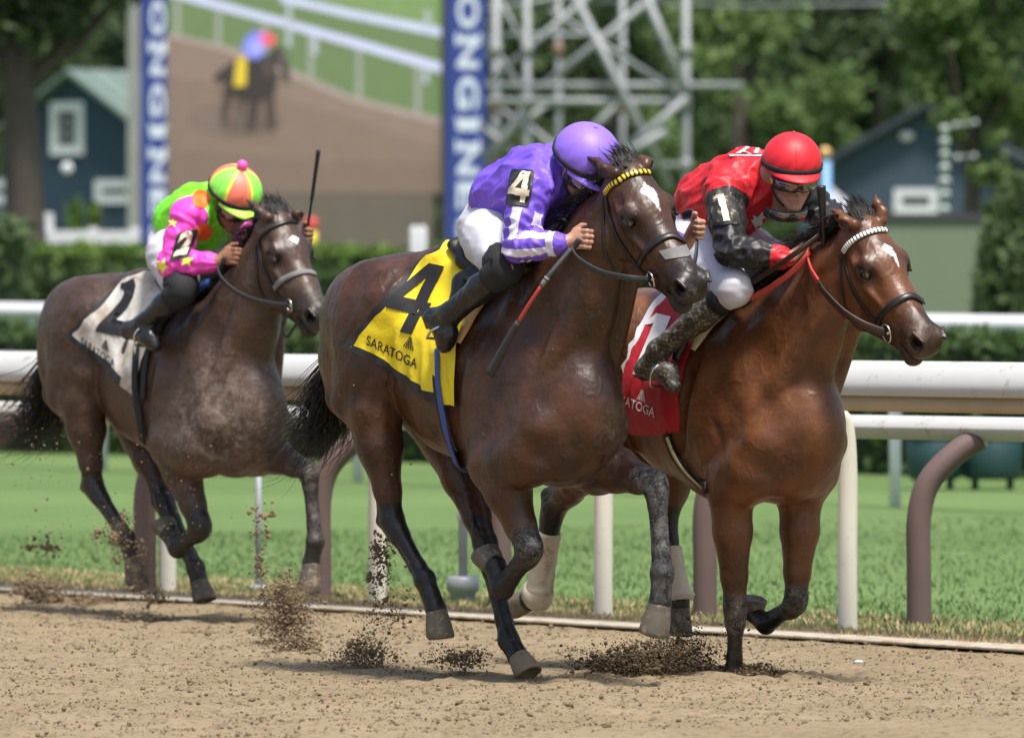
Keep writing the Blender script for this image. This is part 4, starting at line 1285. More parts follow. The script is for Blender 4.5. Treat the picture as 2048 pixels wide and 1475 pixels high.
        for y in (-1, 1):
            e((.150, .055 * y, -.195), (.13, .042, .122), .012)
            c((.11, .045 * y, -.295), (.30, .036 * y, -.262), .028, .028, .03)
            c((.28, .036 * y, -.265), (.50, .020 * y, -.160), .028, .028, .03)
            e((.19, .074 * y, -.055), (.06, .027, .042), .03)                          # orbit
            c((.165, .078 * y, -.028), (.235, .083 * y, -.040), .011, .010, .014)       # brow
            c((.245, .078 * y, -.10), (.385, .056 * y, -.092), .016, .010, .018)       # facial crest
            e((.592, .040 * y, -.050), (.052, .026, .036), .02)                         # nostril flare
            e((.618, .058 * y, -.046), (.040, .022, .030), .005, True)
            c((.618, .052 * y, -.048), (.585, .030 * y, -.060), .016, .012, .005, True)
            c((.580, .062 * y, -.020), (.636, .048 * y, -.018), .0065, .006, .006)
            c((.578, .064 * y, -.075), (.632, .054 * y, -.078), .006, .006, .006)
            e((.115, .088 * y, -.045), (.035, .014, .022), .03, True)                   # hollow above the eye
            e((.30, .078 * y, -.045), (.07, .014, .03), .03, True)                      # hollow beside the nose
            e((.213, .104 * y, -.060), (.030, .015, .018), .006, True)                  # eye socket
            c((.186, .089 * y, -.045), (.244, .092 * y, -.050), .0085, .007, .005)         # upper lid
            c((.192, .091 * y, -.077), (.242, .091 * y, -.078), .0065, .006, .005)        # lower lid
            # ears: base in head space, tip placed from the photograph
            side = 0 if y < 0 else 1
            tip = self.fr.at(*hd['ears'][side], (self.P + M @ np.array([0, .075 * y * k, 0]))[1])
            b0 = H(.005, .058 * y, -.01)
            ax = tip - b0
            m1 = b0 + ax * .35 + M @ np.array([.010, .012 * y, 0])
            f.chain([(b0, .026 * k), (m1, .028 * k), (b0 + ax * .62, .021 * k), (tip - nrm(ax) * .004, .005)], .015)
            fwd = nrm(M @ np.array([.75, .55 * y, 0.15]))
            f.cone(m1 + fwd * .030, b0 + ax * .62 + fwd * .022, .019 * k, .015 * k, .005, 1.0, True)
            f.cone(b0 + ax * .62 + fwd * .022, b0 + ax * .92 + fwd * .007, .015 * k, .003, .004, 1.0, True)
        e((.60, 0, -.134 - drop * .4), (.085, .09, .0065 + drop * .35), .006, True)

    def _fore(self, f, L):
        fr = self.fr; W = self.W
        el = fr.at(*L['elbow']); kn = fr.at(*L['knee']); fe = fr.at(*L['fet']); co = fr.at(*L['cor']); so = fr.at(*L['sole'])
        y = np.sign(el[1])
        mid = (el + fe) / 2 - kn
        back = nrm(mid) if np.linalg.norm(mid) > .09 else nrm(np.array([-1.0, 0, -.1]))
        u = nrm(kn - el)
        r = L.get('r', 1.0)
        sh = self.T(.12, .175 * y, -.76)
        f.cone(sh, el, .12, .105 * r, .06)
        m1 = el + (kn - el) * .30; m2 = el + (kn - el) * .70
        f.chain([(el, .100 * r), (m1 - back * .015, .088 * r), (m2, .060 * r), (kn - u * .03, .049 * r)], .02)
        f.cone(el - back * .045, m2 - back * .022, .052 * r, .026 * r, .012)       # extensor muscle
        f.cone(el + np.array([0, y * .035, 0]), m2 + np.array([0, y * .018, 0]), .050 * r, .026 * r, .010)
        f.cone(kn - u * .035, kn + nrm(fe - kn) * .035, .052 * r, .047 * r, .02)
        f.ell(kn + back * .036, (.022, .024, .03), None, .02)
        c = nrm(fe - kn); Lc = np.linalg.norm(fe - kn)
        bk = nrm(np.cross(np.cross(c, back), c)) if abs(c @ back) < .95 else nrm(np.cross(c, np.cross(np.array([0, 1, 0]), c)))
        bk = back - (back @ c) * c
        if np.linalg.norm(bk) < .2: bk = np.cross(c, np.array([0, 1.0, 0]))
        bk = nrm(bk)
        f.chain([(kn, .046 * r), (kn + c * Lc * .25, .036 * r), (kn + c * Lc * .75, .034 * r), (fe, .044 * r)], .02)
        f.cone(kn + c * .05 + bk * .026, fe - c * .03 + bk * .028, .018 * r, .020 * r, .012)
        for q in (-1, 1):                                                    # groove before the tendon
            f.cone(kn + c * .09 + bk * .012 + np.array([0, q * .036, 0]), fe - c * .06 + bk * .013 + np.array([0, q * .034, 0]), .009, .009, .010, 1.0, True)
        f.ell(fe + bk * .018, np.array((.036, .034, .036)) * r, None, .02)
        f.chain([(fe, .041 * r), ((fe + co) / 2, .036 * r), (co, .046 * r)], .02)
        self.segs += [(m2, kn, .06 * r, .05 * r, .15, 1.0), (kn, fe, .06 * r, .045 * r, 1, 1), (fe, co, .05 * r, .05 * r, 1, 1)]
        toe = np.array(L.get('toe', (1, 0, 0)), float)
        self.hoofs.append((co, so, toe, .050 * r))
        L['pts'] = (el, kn, fe, co, so, bk)

    def _hind(self, f, L):
        fr = self.fr
        st = fr.at(*L['stifle']); ho = fr.at(*L['hock']); fe = fr.at(*L['fet']); co = fr.at(*L['cor']); so = fr.at(*L['sole'])
        y = np.sign(st[1])
        hip = self.T(-1.0, .14 * y, -.30)
        r = L.get('r', 1.0)
        f.chain([(hip, .195), ((hip * .45 + st * .55), .17), (st, .125 * r)], .05, .8)
        f.cone(self.T(-1.22, .10 * y, -.45), st * .6 + ho * .4 - np.array([.03, 0, 0]), .11, .055, .06)   # hamstring
        mid = (st + fe) / 2 - ho
        front = nrm(mid) if np.linalg.norm(mid) > .05 else np.array([1.0, 0, 0])
        front = nrm(front + np.array([.6, 0, 0]))
        g = nrm(ho - st)
        f.chain([(st, .118 * r), (st + (ho - st) * .35, .095 * r), (st + (ho - st) * .72, .058 * r), (ho - g * .03, .050 * r)], .03)
        f.cone(st + np.array([.02, y * .03, -.02]), st + (ho - st) * .68 + np.array([.012, y * .012, 0]), .060 * r, .026 * r, .010)
        c = nrm(fe - ho); Lc = np.linalg.norm(fe - ho)
        back = -(front - (front @ c) * c); back = nrm(back)
        heel = ho + back * .052 - c * .055
        f.cone(st + (ho - st) * .55 + back * .05, heel, .022, .022, .02)            # Achilles tendon
        f.cone(heel, ho + c * .05 + back * .025, .026 * r, .030 * r, .02)           # point of hock
        f.cone(ho - g * .02, ho + c * .05, .050 * r, .044 * r, .02)
        f.chain([(ho, .052 * r), (ho + c * Lc * .25, .041 * r), (ho + c * Lc * .78, .036 * r), (fe, .045 * r)], .02)
        f.cone(ho + c * .08 + back * .026, fe - c * .02 + back * .028, .018, .020, .012)
        for q in (-1, 1):
            f.cone(ho + c * .10 + back * .012 + np.array([0, q * .040, 0]), fe - c * .06 + back * .013 + np.array([0, q * .036, 0]), .009, .009, .010, 1.0, True)
            f.cone(st * .45 + ho * .55 + back * .034 + np.array([0, q * .040, 0]), ho + back * .034 - c * .01 + np.array([0, q * .034, 0]), .012, .010, .014, 1.0, True)
        f.ell(fe + back * .016, np.array((.036, .034, .036)) * r, None, .02)
        f.chain([(fe, .043 * r), ((fe + co) / 2, .039 * r), (co, .048 * r)], .02)
        self.segs += [(st + (ho - st) * .62, ho, .07, .055, .1, .95), (ho, fe, .065, .045, 1, 1), (heel, ho, .05, .05, 1, 1), (fe, co, .05, .05, 1, 1)]
        self.hoofs.append((co, so, np.array(L.get('toe', (1, 0, 0)), float), .052 * r))
        L['pts'] = (st, ho, fe, co, so, back)

    def _hair(self, mat):
        S, fr, T, H = self.S, self.fr, self.T, self.H
        r = np.random.default_rng(S['seed'])
        # mane along the crest, blown back and over
        crest = [H(.0, 0, .0)] + [fr.at(px, py, 0) for (px, py) in S['crest']]
        C = spline(crest, 200)
        paths = []
        for i in range(S.get('mane_n', 900)):
            u = r.random() ** .9
            p = C[int(u * 199)]
            hit = self.bvh.find_nearest(Vector(p))
            b = np.array(hit[0]) + np.array([0, r.normal(0, .014), -.006])
            ln = r.uniform(.09, .18) * S.get('mane_len', 1.0) * (.35 + .65 * min(1.0, u * 3))
            side = 1 if r.random() < S.get('mane_far', .75) else -.7
            d1 = np.array([-.5 + r.normal(0, .12), .35 * side + r.normal(0, .12), .30])
            d2 = np.array([-.80 + r.normal(0, .2), .55 * side + r.normal(0, .15), -.12 + r.normal(0, .14)])
            paths.append([b, b + d1 * ln * .35, b + d1 * ln * .35 + d2 * ln * .4, b + d1 * ln * .3 + d2 * ln * .9 + np.array([0, 0, -.03])])
        V, F = hair_strands(paths, .0036, 8)
        put('mane', V, F, mat, self.thing)
        paths = []
        for i in range(420):
            b = H(r.uniform(-.05, .05), r.normal(0, .020), -.014 + r.uniform(0, .010))
            ln = r.uniform(.05, .10)
            d1 = self.M @ np.array([-.75 + r.normal(0, .10), r.normal(0, .16), .13])
            d2 = self.M @ np.array([-.85, 0, -.30]) + r.normal(0, .10, 3)
            paths.append([b, b + d1 * ln * .5, b + d1 * ln * .7 + d2 * ln * .4, b + d1 * ln * .65 + d2 * ln * .9])
        V, F = hair_strands(paths, .0036, 7)
        put('forelock', V, F, mat, self.thing)
        # tail
        G = [fr.at(px, py, 0.0) for (px, py) in S['tail']]
        paths = []
        for i in range(1000):
            j = r.normal(0, 1, 3) * np.array([.5, 1, .6])
            w = np.linspace(0, 1, len(G)) ** .8
            ln = r.uniform(.45, 1.0)
            P = [g + j * (.020 + .105 * w_) + r.normal(0, .018, 3) * (.3 + w_ * 1.6) for g, w_ in zip(G, w)]
            P = spline(P, 12)
            P = P[:max(4, int(12 * ln))]
            paths.append(P)
        V, F = hair_strands(paths, .0029, 10)
        put('tail', V, F, mat, self.thing)

    # ---- lookups on the skin
    def cast(self, px, py, bvh=None, off=0.0):
        o, d = self.fr.ray(px, py)
        d = nrm(d)
        hit = (bvh or self.bvh).ray_cast(Vector(o), Vector(d))
        if hit[0] is None: return None
        n = np.array(hit[1])
        if n @ d > 0: n = -n
        return np.array(hit[0]) + n * off

def hoof_mesh(co, so, toe, r):
    a = so - co; L = np.linalg.norm(a); a = a / L
    t = toe - (toe @ a) * a
    if np.linalg.norm(t) < .1: t = np.cross(a, np.array([0, 1.0, 0]))
    t = nrm(t); s = np.cross(a, t)
    V = []; m = 20
    rings = [(-.20, .72, 0), (-.02, .90, 0), (.06, .97, .01), (.12, .965, .01), (.3, 1.06, .04), (.55, 1.17, .08), (.85, 1.25, .13), (.96, 1.24, .14), (1.0, 1.17, .14), (1.0, 1.02, .14), (.93, .95, .12)]
    for v, k, sh in rings:
        for j in range(m):
            ang = 2 * math.pi * j / m
            ca, sa = math.cos(ang), math.sin(ang)
            back = .80 if ca < 0 else 1.0
            V.append(co + a * L * v * (1 - .06 * (ca < 0) * v) + (t * ca * back * (r * k) + s * sa * r * k * .94) + t * sh * r * 1.2)
    F = []
    for i in range(len(rings) - 1):
        for j in range(m):
            F.append((i * m + j, i * m + (j + 1) % m, (i + 1) * m + (j + 1) % m, (i + 1) * m + j))
    F.append(tuple((len(rings) - 1) * m + j for j in range(m)))
    F.append(tuple(range(m - 1, -1, -1)))
    return np.array(V), F
b = NB('horse_eye'); b.color((.012, .006, .004)); b.set(.06, spec=.8); MAT['horse_eye'] = b.m
def hair_mat(name, c0, c1):
    b = NB(name); b.color(b.mix(b.ramp(b.noise(40, 2), [(.4, 0.), (.7, 1.)]), c0, c1)); b.set(.55, spec=.25); return b.m
MAT['hair_black'] = hair_mat('hair_black', (.010, .009, .009), (.035, .031, .030))
MAT['hair_dusty'] = hair_mat('hair_dusty', (.010, .009, .009), (.060, .054, .052))
MAT['hoof_grey'] = simple('hoof_grey', (.11, .095, .07), .65, var=.3, scale=30, bump=.3, dirt=((.26, .20, .13), 25, .55))
MAT['hoof_dark'] = simple('hoof_dark', (.09, .075, .06), .6, var=.3, scale=30, bump=.3, dirt=((.24, .18, .12), 25, .5))
MAT['hoof_tan'] = simple('hoof_tan', (.20, .155, .10), .65, var=.3, scale=30, bump=.3, dirt=((.15, .11, .08), 25, .55))

YAW = -math.radians(52)
_R = Frame((0, 0, 0), YAW).R
def origin_from(px, py, x, y): return gpt(px, py) - _R @ np.array([x, y, 0])

H4 = dict(
    O=origin_from(1052, 1358, -.35, .08), yaw=YAW, withers=(1085, 548), seed=4, smooth=2, pitch=.07, loin=.06,
    head=dict(poll=(1262, 334), muzzle=(1398, 568), eyes=((1262, 428), (1350, 406)), ears=((1170, 312), (1277, 312)), gape=.012),
    neck=[(1150, 590, 0, .20), (1196, 480, 0, .150)],
    crest=[(1205, 380), (1160, 440), (1115, 505), (1085, 545)],
    fore=[dict(elbow=(992, 930, -.17), knee=(1062, 1102, -.14), fet=(1005, 1176, -.14), cor=(990, 1132, -.14), sole=(971, 1098, -.14), toe=(-.6, 0, -.3), r=1.12),
          dict(elbow=(1195, 935, .17), knee=(1312, 965, .14), fet=(1325, 1146, .12), cor=(1320, 1205, .11), sole=(1306, 1268, .10), toe=(.9, -.5, 0), r=1.1)],
    hind=[dict(stifle=(748, 815, -.17), hock=(785, 1045, -.13), fet=(850, 1158, -.12), cor=(872, 1218, -.11), sole=(878, 1277, -.10), toe=(1, 0, -.6)),
          dict(stifle=(905, 880, .15), hock=(972, 1091, .10), fet=(1018, 1280, .08), cor=(1036, 1312, .08), sole=(1056, 1352, .08), toe=(1, 0, -.1))],
    tail=[(700, 690), (668, 775), (648, 840), (610, 885), (545, 912)],
    star=[(.145, .004, .030, .027, 1), (.155, .008, .105, .024)],
    dust=[(1312, 960, .13, .16, .6), (1320, 1060, .13, .16, .5), (1320, 1160, .13, .16, .4), (1062, 1090, -.14, .14, .45), (1010, 960, -.17, .15, .3), (1225, 860, .1, .22, .35), (1385, 500, .05, .06, .8), (1385, 600, .0, .08, .6)],
    dust0=.03)
H1 = dict(
    O=origin_from(1468, 1352, .55, -.10), yaw=YAW, withers=(1530, 606), seed=1, smooth=2, pitch=.05, scale=.935, mane_far=.5, mane_len=1.35, mane_n=1100,
    head=dict(poll=(1737, 440), muzzle=(1868, 678), eyes=((1728, 538), (1828, 522)), ears=((1661, 418), (1751, 388))),
    neck=[(1590, 660, 0, .20), (1655, 570, 0, .155)],
    crest=[(1685, 468), (1635, 520), (1585, 565), (1545, 600)],
    fore=[dict(elbow=(1462, 985, -.17), knee=(1471, 1225, -.13), fet=(1468, 1345, -.10), cor=(1468, 1366, -.10), sole=(1476, 1392, -.10), r=.95),
          dict(elbow=(1600, 990, .17), knee=(1592, 1210, .14), fet=(1532, 1248, .14), cor=(1508, 1226, .14), sole=(1513, 1196, .14), toe=(-.9, 0, .2), r=.95)],
    hind=[dict(stifle=(1215, 890, -.17), hock=(1105, 1020, -.13), fet=(1082, 1186, -.12), cor=(1057, 1200, -.12), sole=(1026, 1204, -.12), toe=(-.2, 0, -1)),
          dict(stifle=(1335, 940, .14), hock=(1330, 1050, .10), fet=(1358, 1185, .10), cor=(1358, 1212, .10), sole=(1353, 1268, .10), toe=(1, 0, -.4))],
    tail=[(1215, 640), (1180, 740), (1160, 840), (1140, 900)],
    star=[(.165, .0, .045, .024), (.20, .012, .07, .010)],
    dust=[(1470, 1230, -.12, .16, .5), (1591, 1208, .13, .12, .5), (1840, 640, -.05, .15, .3)],
    dust0=.025, muzzle_dark=.7)
H2 = dict(
    O=np.array([(400 - 1024) / FPX * 40, 40, 0]), yaw=YAW, withers=(440, 592), seed=2, smooth=2, pitch=.10, loin=.05,
    head=dict(poll=(562, 428), muzzle=(660, 630), eyes=((547, 499), (636, 493)), ears=((491, 398), (600, 424))),
    neck=[(492, 630, 0, .20), (525, 545, 0, .150)],
    crest=[(530, 460), (500, 500), (470, 545), (445, 585)],
    fore=[dict(elbow=(345, 890, -.17), knee=(403, 1058, -.14), fet=(356, 1096, -.14), cor=(339, 1066, -.14), sole=(327, 1040, -.14), toe=(-.6, 0, -.3), r=1.12),
          dict(elbow=(520, 905, .17), knee=(618, 940, .13), fet=(631, 1083, .12), cor=(622, 1125, .11), sole=(616, 1183, .10), toe=(1, -.2, 0))],
    hind=[dict(stifle=(165, 800, -.17), hock=(187, 974, -.13), fet=(254, 1076, -.12), cor=(265, 1112, -.11), sole=(273, 1170, -.10), toe=(1, 0, -.6)),
          dict(stifle=(290, 870, .15), hock=(330, 1008, .10), fet=(392, 1135, .08), cor=(398, 1162, .08), sole=(408, 1204, .08), toe=(1, 0, -.4))],
    tail=[(125, 690), (104, 770), (84, 830), (45, 866), (-15, 872)],
    star=[(.17, .0, .04, .024), (.59, .015, .07, .014)],
    dust=[(460, 830, -.1, .42, .62), (540, 850, .15, .26, .6), (440, 900, -.1, .3, .5), (610, 940, .13, .16, .8), (631, 1040, .12, .16, .5), (370, 980, -.14, .2, .45), (350, 1060, -.14, .14, .6), (395, 1120, .08, .12, .6), (240, 1060, -.12, .1, .8), (640, 590, 0, .12, .35), (430, 740, -.2, .22, .5)],
    dust0=.10)

coat_dark = coat_mat('coat_dark_bay', (.031, .0125, .0068), (.0075, .0066, .0062), .0, (.088, .033, .0135), (.33, .31, .29))
coat_bay = coat_mat('coat_bay', (.068, .0235, .0085), (.010, .008, .007), .0, (.165, .060, .020), (.36, .30, .24))
coat_brown = coat_mat('coat_brown', (.044, .0228, .0145), (.014, .0115, .010), .0, (.074, .038, .024), (.27, .23, .19))
G = 'three racehorses galloping on the dirt track'
horse4 = Horse(H4, 'dark brown horse in the middle with a yellow browband and a long white star', coat_dark, MAT['hair_dusty'], [MAT['hoof_grey'], MAT['hoof_grey'], MAT['hoof_grey'], MAT['hoof_tan']], G)
horse1 = Horse(H1, 'reddish bay horse on the right with a white browband and small white star', coat_bay, MAT['hair_black'], [MAT['hoof_dark'], MAT['hoof_dark'], MAT['hoof_tan'], MAT['hoof_dark']], G)
horse2 = Horse(H2, 'mud-dusted brown horse trailing on the left with a plain dark browband', coat_brown, MAT['hair_dusty'], [MAT['hoof_grey'], MAT['hoof_dark'], MAT['hoof_dark'], MAT['hoof_grey']], G)

# bandages on the bay horse's hind legs
MAT['bandage'] = simple('bandage', (.58, .50, .40), .9, var=.12, scale=14, bump=.35, dirt=((.36, .27, .17), 10, .55))
for L in H1['hind']:
    st, ho, fe, co, so, bk = L['pts']
    c = nrm(fe - ho)
    pts = spline([ho + c * .10 + bk * .010, ho * .5 + fe * .5 + bk * .014, fe - c * .03 + bk * .012, fe + bk * .012, fe * .45 + co * .55 + bk * .006], 20)
    sc = np.interp(np.linspace(0, 1, 20), [0, .05, .45, .72, .82, 1], [.058, .060, .058, .064, .078, .066]) * (1 + .025 * np.sin(np.arange(20) * 2.4))
    v, ff = sweep(pts, circ(1, 16), scale=sc, up=(0, 1, .1)); put('bandage', v, ff, MAT['bandage'], horse1.thing)
# ------------------------------------------------------------------ riders
def skin_mat(name, col):
    b = NB(name)
    c = b.mix(b.ramp(b.noise(18, 4), [(.35, 0.), (.7, 1.)]), tuple(v * .82 for v in col), col)
    b.color(c); b.set(.45, spec=.4)
    b.b.inputs["Subsurface Weight"].default_value = .12
    b.b.inputs["Subsurface Radius"].default_value = (.012, .004, .002)
    b.bump(b.noise(120, 2), .1, .001)
    return b.m
MAT['skin'] = skin_mat('skin', (.50, .27, .185))
MAT['skin_tan'] = skin_mat('skin_tan', (.30, .145, .085))
MAT['white_cloth'] = simple('white_cloth', (.56, .56, .62), .8, var=.08, scale=12, bump=.3)
MAT['boot_black'] = simple('boot_black', (.012, .012, .013), .28, var=.3, scale=30, bump=.1, dirt=((.20, .16, .11), 70, .63))
MAT['boot_muddy'] = simple('boot_muddy', (.05, .045, .04), .45, var=.3, scale=30, bump=.15, dirt=((.25, .205, .145), 75, .52))
MAT['black_cloth'] = simple('black_cloth', (.012, .012, .014), .8, var=.2)
MAT['black_leather'] = simple('black_leather', (.014, .012, .011), .38, var=.3, scale=40, bump=.1)
MAT['brown_leather'] = simple('brown_leather', (.035, .017, .011), .42, var=.3, scale=40, bump=.1)
MAT['black_rubber'] = simple('black_rubber', (.03, .03, .032), .6, var=.2, scale=60, bump=.3)
MAT['steel'] = simple('steel', (.62, .60, .57), .25, metal=1.0, var=.05)
MAT['lens'] = simple('lens', (.22, .20, .17), .12, metal=.85, var=.15)
MAT['gold'] = simple('gold', (.55, .36, .10), .3, metal=.8, var=.1)

def hand_prims(f, wrist, H, knuck, fwd, side=1, r=1.0):
    """a closing hand: palm from wrist to H, knuckles along `knuck`, fingers heading `fwd` then curling back under"""
    knuck = nrm(knuck); fwd = nrm(fwd - (fwd @ knuck) * knuck); dn = np.cross(knuck, fwd) * side
    M = np.stack([fwd, knuck, dn], 1)
    f.cone(wrist, H - fwd * .02, .027 * r, .030 * r, .015)
    f.ell(H, (.045 * r, .044 * r, .020 * r), M, .012)
    for i, (o, l) in enumerate(((-.033, .82), (-.011, .96), (.012, 1.0), (.034, .92))):
        b = H + knuck * o * r + fwd * .030 * r
        k1 = b + (fwd * .030 - dn * .004) * l * r
        k2 = k1 + (fwd * .008 + dn * .026) * l * r
        k3 = k2 + (-fwd * .022 + dn * .006) * l * r
        f.chain([(b - fwd * .02, .0105 * r), (k1, .0105 * r), (k2, .0095 * r), (k3, .0085 * r)], .004)
    t0 = H + knuck * .036 * r - fwd * .022 * r + dn * .008
    t1 = t0 + (knuck * .022 + fwd * .026 + dn * .010) * r
    t2 = t1 + (knuck * .006 + fwd * .030 + dn * .006) * r
    f.chain([(t0, .015 * r), (t1, .012 * r), (t2, .0095 * r)], .006)

def head_prims(f, C, M, k=1.0):
    """C centre of the skull; columns of M: forward (face), left, up"""
    P = lambda x, y, z: C + M @ (np.array([x, y, z]) * k)
    e = lambda c, r, kk=.012, sub=False: f.ell(P(*c), np.array(r) * k, M, kk, sub)
    c = lambda a, b, ra, rb, kk=.01, sub=False: f.cone(P(*a), P(*b), ra * k, rb * k, kk, 1.0, sub)
    e((-.012, 0, .02), (.100, .078, .098), .02)
    e((.035, 0, -.045), (.062, .062, .075), .03)
    c((.03, .045, -.07), (.075, .012, -.112), .022, .022, .02); c((.03, -.045, -.07), (.075, -.012, -.112), .022, .022, .02)
    c((.082, 0, -.110), (.088, 0, -.116), .018, .016, .015)          # chin
    for y in (-1, 1):
        e((.068, .040 * y, -.038), (.026, .026, .022), .016)           # cheek
        e((.090, .031 * y, -.006), (.016, .017, .010), .010, True)      # eye socket
        c((.086, .014 * y, .012), (.078, .052 * y, .012), .010, .008, .01)   # brow
        e((-.005, .080 * y, -.022), (.020, .008, .032), .006)          # ear
        e((.002, .088 * y, -.022), (.010, .005, .018), .004, True)
        c((.093, .028 * y, -.058), (.088, .036 * y, -.078), .004, .004, .008, True)
    c((.095, 0, .0), (.116, 0, -.040), .010, .013, .012)              # nose
    c((.104, .012, -.046), (.104, -.012, -.046), .009, .009, .008)
    c((.092, .022, -.077), (.092, -.022, -.077), .008, .008, .006); c((.100, .010, -.074), (.100, -.010, -.074), .007, .007, .006)
    c((.094, .016, -.091), (.094, -.016, -.091), .008, .008, .006)
    c((.108, .026, -.083), (.108, -.026, -.083), .0055, .0055, .004, True)
    c((-.03, 0, -.07), (-.075, 0, -.17), .056, .058, .03)             # neck

class Rider:
    def __init__(self, J, horse, label, skin, silk, breech, boot_m, group):
        fr = self.fr = horse.fr
        self.J = J
        A = lambda k: fr.at(*J[k])
        pel, chest, neck = A('pelvis'), A('chest'), A('neck')
        C = A('head')
        fwd = nrm(np.array(J.get('face', (.8, 0, -.5)), float)); left = nrm(np.cross((0, 0, 1), fwd))
        left = nrm(left + np.array([0, 0, J.get('roll', 0)])); fwd = nrm(fwd - (fwd @ left) * left)
        M = np.stack([fwd, left, np.cross(fwd, left)], 1)
        self.M, self.C = M, C
        base = fr.at(*J['ankN']) * np.array([1, 0, 1])
        self.thing = Thing('person', label, 'person', fr, (pel[0], 0, base[2] - .08), group)
        sides = {}
        for s in 'NF':
            sides[s] = [A(k + s) for k in ('sh', 'el', 'wr', 'ha')]
        mir = np.array([1, -1, 1])
        legN = [A('hip' + 'N'), A('kneeN'), A('ankN'), A('toeN'), A('heelN')]
        sh = J.get('legF', (0, 0, 0))
        legs = {'N': legN, 'F': [p * mir + np.array(sh) * w for p, w in zip(legN, (0, .6, 1, 1, 1))]}
        allp = np.array([pel, chest, neck, C] + [p for v in sides.values() for p in v] + [p for v in legs.values() for p in v])
        lo, hi = allp.min(0) - .20, allp.max(0) + .20
        # ---------------- body: one continuous figure
        f = Field(lo, hi, .0055)
        f.chain([(pel, .115), (pel * .5 + chest * .5, .112), (chest, .125), (chest * .35 + neck * .65, .085), (neck, .058)], .04)
        f.cone(neck, C + M @ np.array([-.03, 0, -.06]), .056, .054, .03)
        for s in 'NF':
            shd, el, wr, ha = sides[s]
            f.cone(chest * .5 + neck * .5, shd, .08, .058, .04)
            f.chain([(shd, .056), (el * .6 + shd * .4, .045), (el, .038)], .02)
            f.chain([(el, .039), (el * .7 + wr * .3, .040), (wr, .026)], .02)
            kn, fw, sd = J['hand' + s]
            hand_prims(f, wr, ha, np.array(kn, float), np.array(fw, float), sd)
            hip, kn, an, toe, heel = legs[s]
            f.chain([(pel * .6 + hip * .4, .10), (hip, .095), (kn * .6 + hip * .4, .076), (kn, .052)], .03)
            f.chain([(kn, .052), (kn * .65 + an * .35, .052), (an, .036)], .02)
            f.chain([(heel, .032), (an * .3 + toe * .7, .034), (toe, .026)], .02)
        head_prims(f, C, M, 1.0)
        V, Q = f.mesh(1); del f
        self.body = put('body', V, Q, skin, self.thing)
        # ---------------- silks
        f = Field(lo, hi, .0075)
        bag = J.get('bag', 1.0)
        low = pel * .80 + chest * .20
        f.chain([(low, .142), (pel * .42 + chest * .58, .158 * bag), (chest, .166 * bag), (chest * .45 + neck * .55, .125), (chest * .12 + neck * .88, .078)], .05)
        hump = chest * .55 + pel * .45 + np.array([-.02, 0, .045])
        f.ell(hump, (.17, .17, .12), k=.06)
        for s in 'NF':
            shd, el, wr, ha = sides[s]
            f.cone(chest * .55 + neck * .45, shd, .11, .085, .05)
            f.chain([(shd, .083), (el * .5 + shd * .5, .076 * bag), (el, .066)], .03)
            f.chain([(el, .066), (el * .6 + wr * .4, .062), (wr * .85 + el * .15, .045), (wr * .97 + el * .03, .034)], .025)
        V, Q = f.mesh(1); del f
        N = vnormals(V, Q)
        dt = np.minimum(seg_dist(V, pel, chest)[0], seg_dist(V, chest, neck)[0])
        arm = np.zeros(len(V)); ang = np.zeros(len(V)); tt = np.zeros(len(V))
        for s in 'NF':
            shd, el, wr, ha = sides[s]
            d1, t1 = seg_dist(V, shd, el); d2, t2 = seg_dist(V, el, wr)
            dd = np.minimum(d1, d2)
            isup = d1 < d2
            onarm = (dd < np.maximum(dt - .055, .0)) & (dd < .12) | (d2 < .085)
            arm = np.where(onarm & ~((isup) & (t1 < J.get('cap', .16))), 1.0, arm)
            ax = np.where(isup[:, None], nrm(el - shd), nrm(wr - el))
            rel = V - np.where(isup[:, None], shd, el)
            rel = rel - (rel * ax).sum(1, keepdims=True) * ax
            ref = np.cross(ax, np.array([0.2, -1, .5])); ref /= np.linalg.norm(ref, axis=1, keepdims=True)
            ref2 = np.cross(ax, ref)
            a_ = np.arctan2((rel * ref2).sum(1), (rel * ref).sum(1)) / (2 * math.pi) + .5
            ang = np.where(onarm, a_, ang); tt = np.where(onarm, np.where(isup, t1, 1 + t2), tt)
        # folds: rings round the sleeves, long pulls along the back
        ax_t = nrm(chest - pel); up_t = nrm(np.cross(ax_t, (0, 1, 0)))
        disp = np.zeros(len(V))
        for i in range(len(V)):
            p = V[i]
            if arm[i] > .5 or tt[i] > 0:
                a2 = ang[i] * 2 * math.pi
                q = Vector((tt[i] * 5.2 + .5 * math.sin(a2), math.cos(a2) * 1.1, math.sin(a2) * 1.1 + J['seed']))
                n1 = mnoise.noise(q); q2 = Vector((tt[i] * 10 + math.sin(a2 + 1), math.cos(a2) * 2.0, math.sin(a2) * 2.0 + J['seed']))
                disp[i] = J.get('fold', .008) * (.5 - abs(n1) * 2.4) * (1 + .6 * math.exp(-((tt[i] - 1) / .25) ** 2)) + .003 * mnoise.noise(q2)
            else:
                d_ = p - pel
                u, v, w = float(d_ @ ax_t), float(p[1]), float(d_ @ up_t)
                q = Vector((u * 4.5 + v * 3.0, v * 14 - u * 3.0, w * 11 + J['seed']))
                n1 = mnoise.noise(q); n2 = mnoise.noise(q * 2.3)
                disp[i] = .019 * (.40 - abs(n1) * 2.3) + .006 * (.5 - abs(n2) * 2)
        for _ in range(1):
            V = V + N * disp[:, None]
        self.silk = put('jersey', V, Q, silk, self.thing, attrs=dict(sleeve=arm, around=ang, along=tt))
        self.silk_bvh = bvh_of(V, Q)
        # ---------------- breeches
        f = Field(lo, hi, .008)
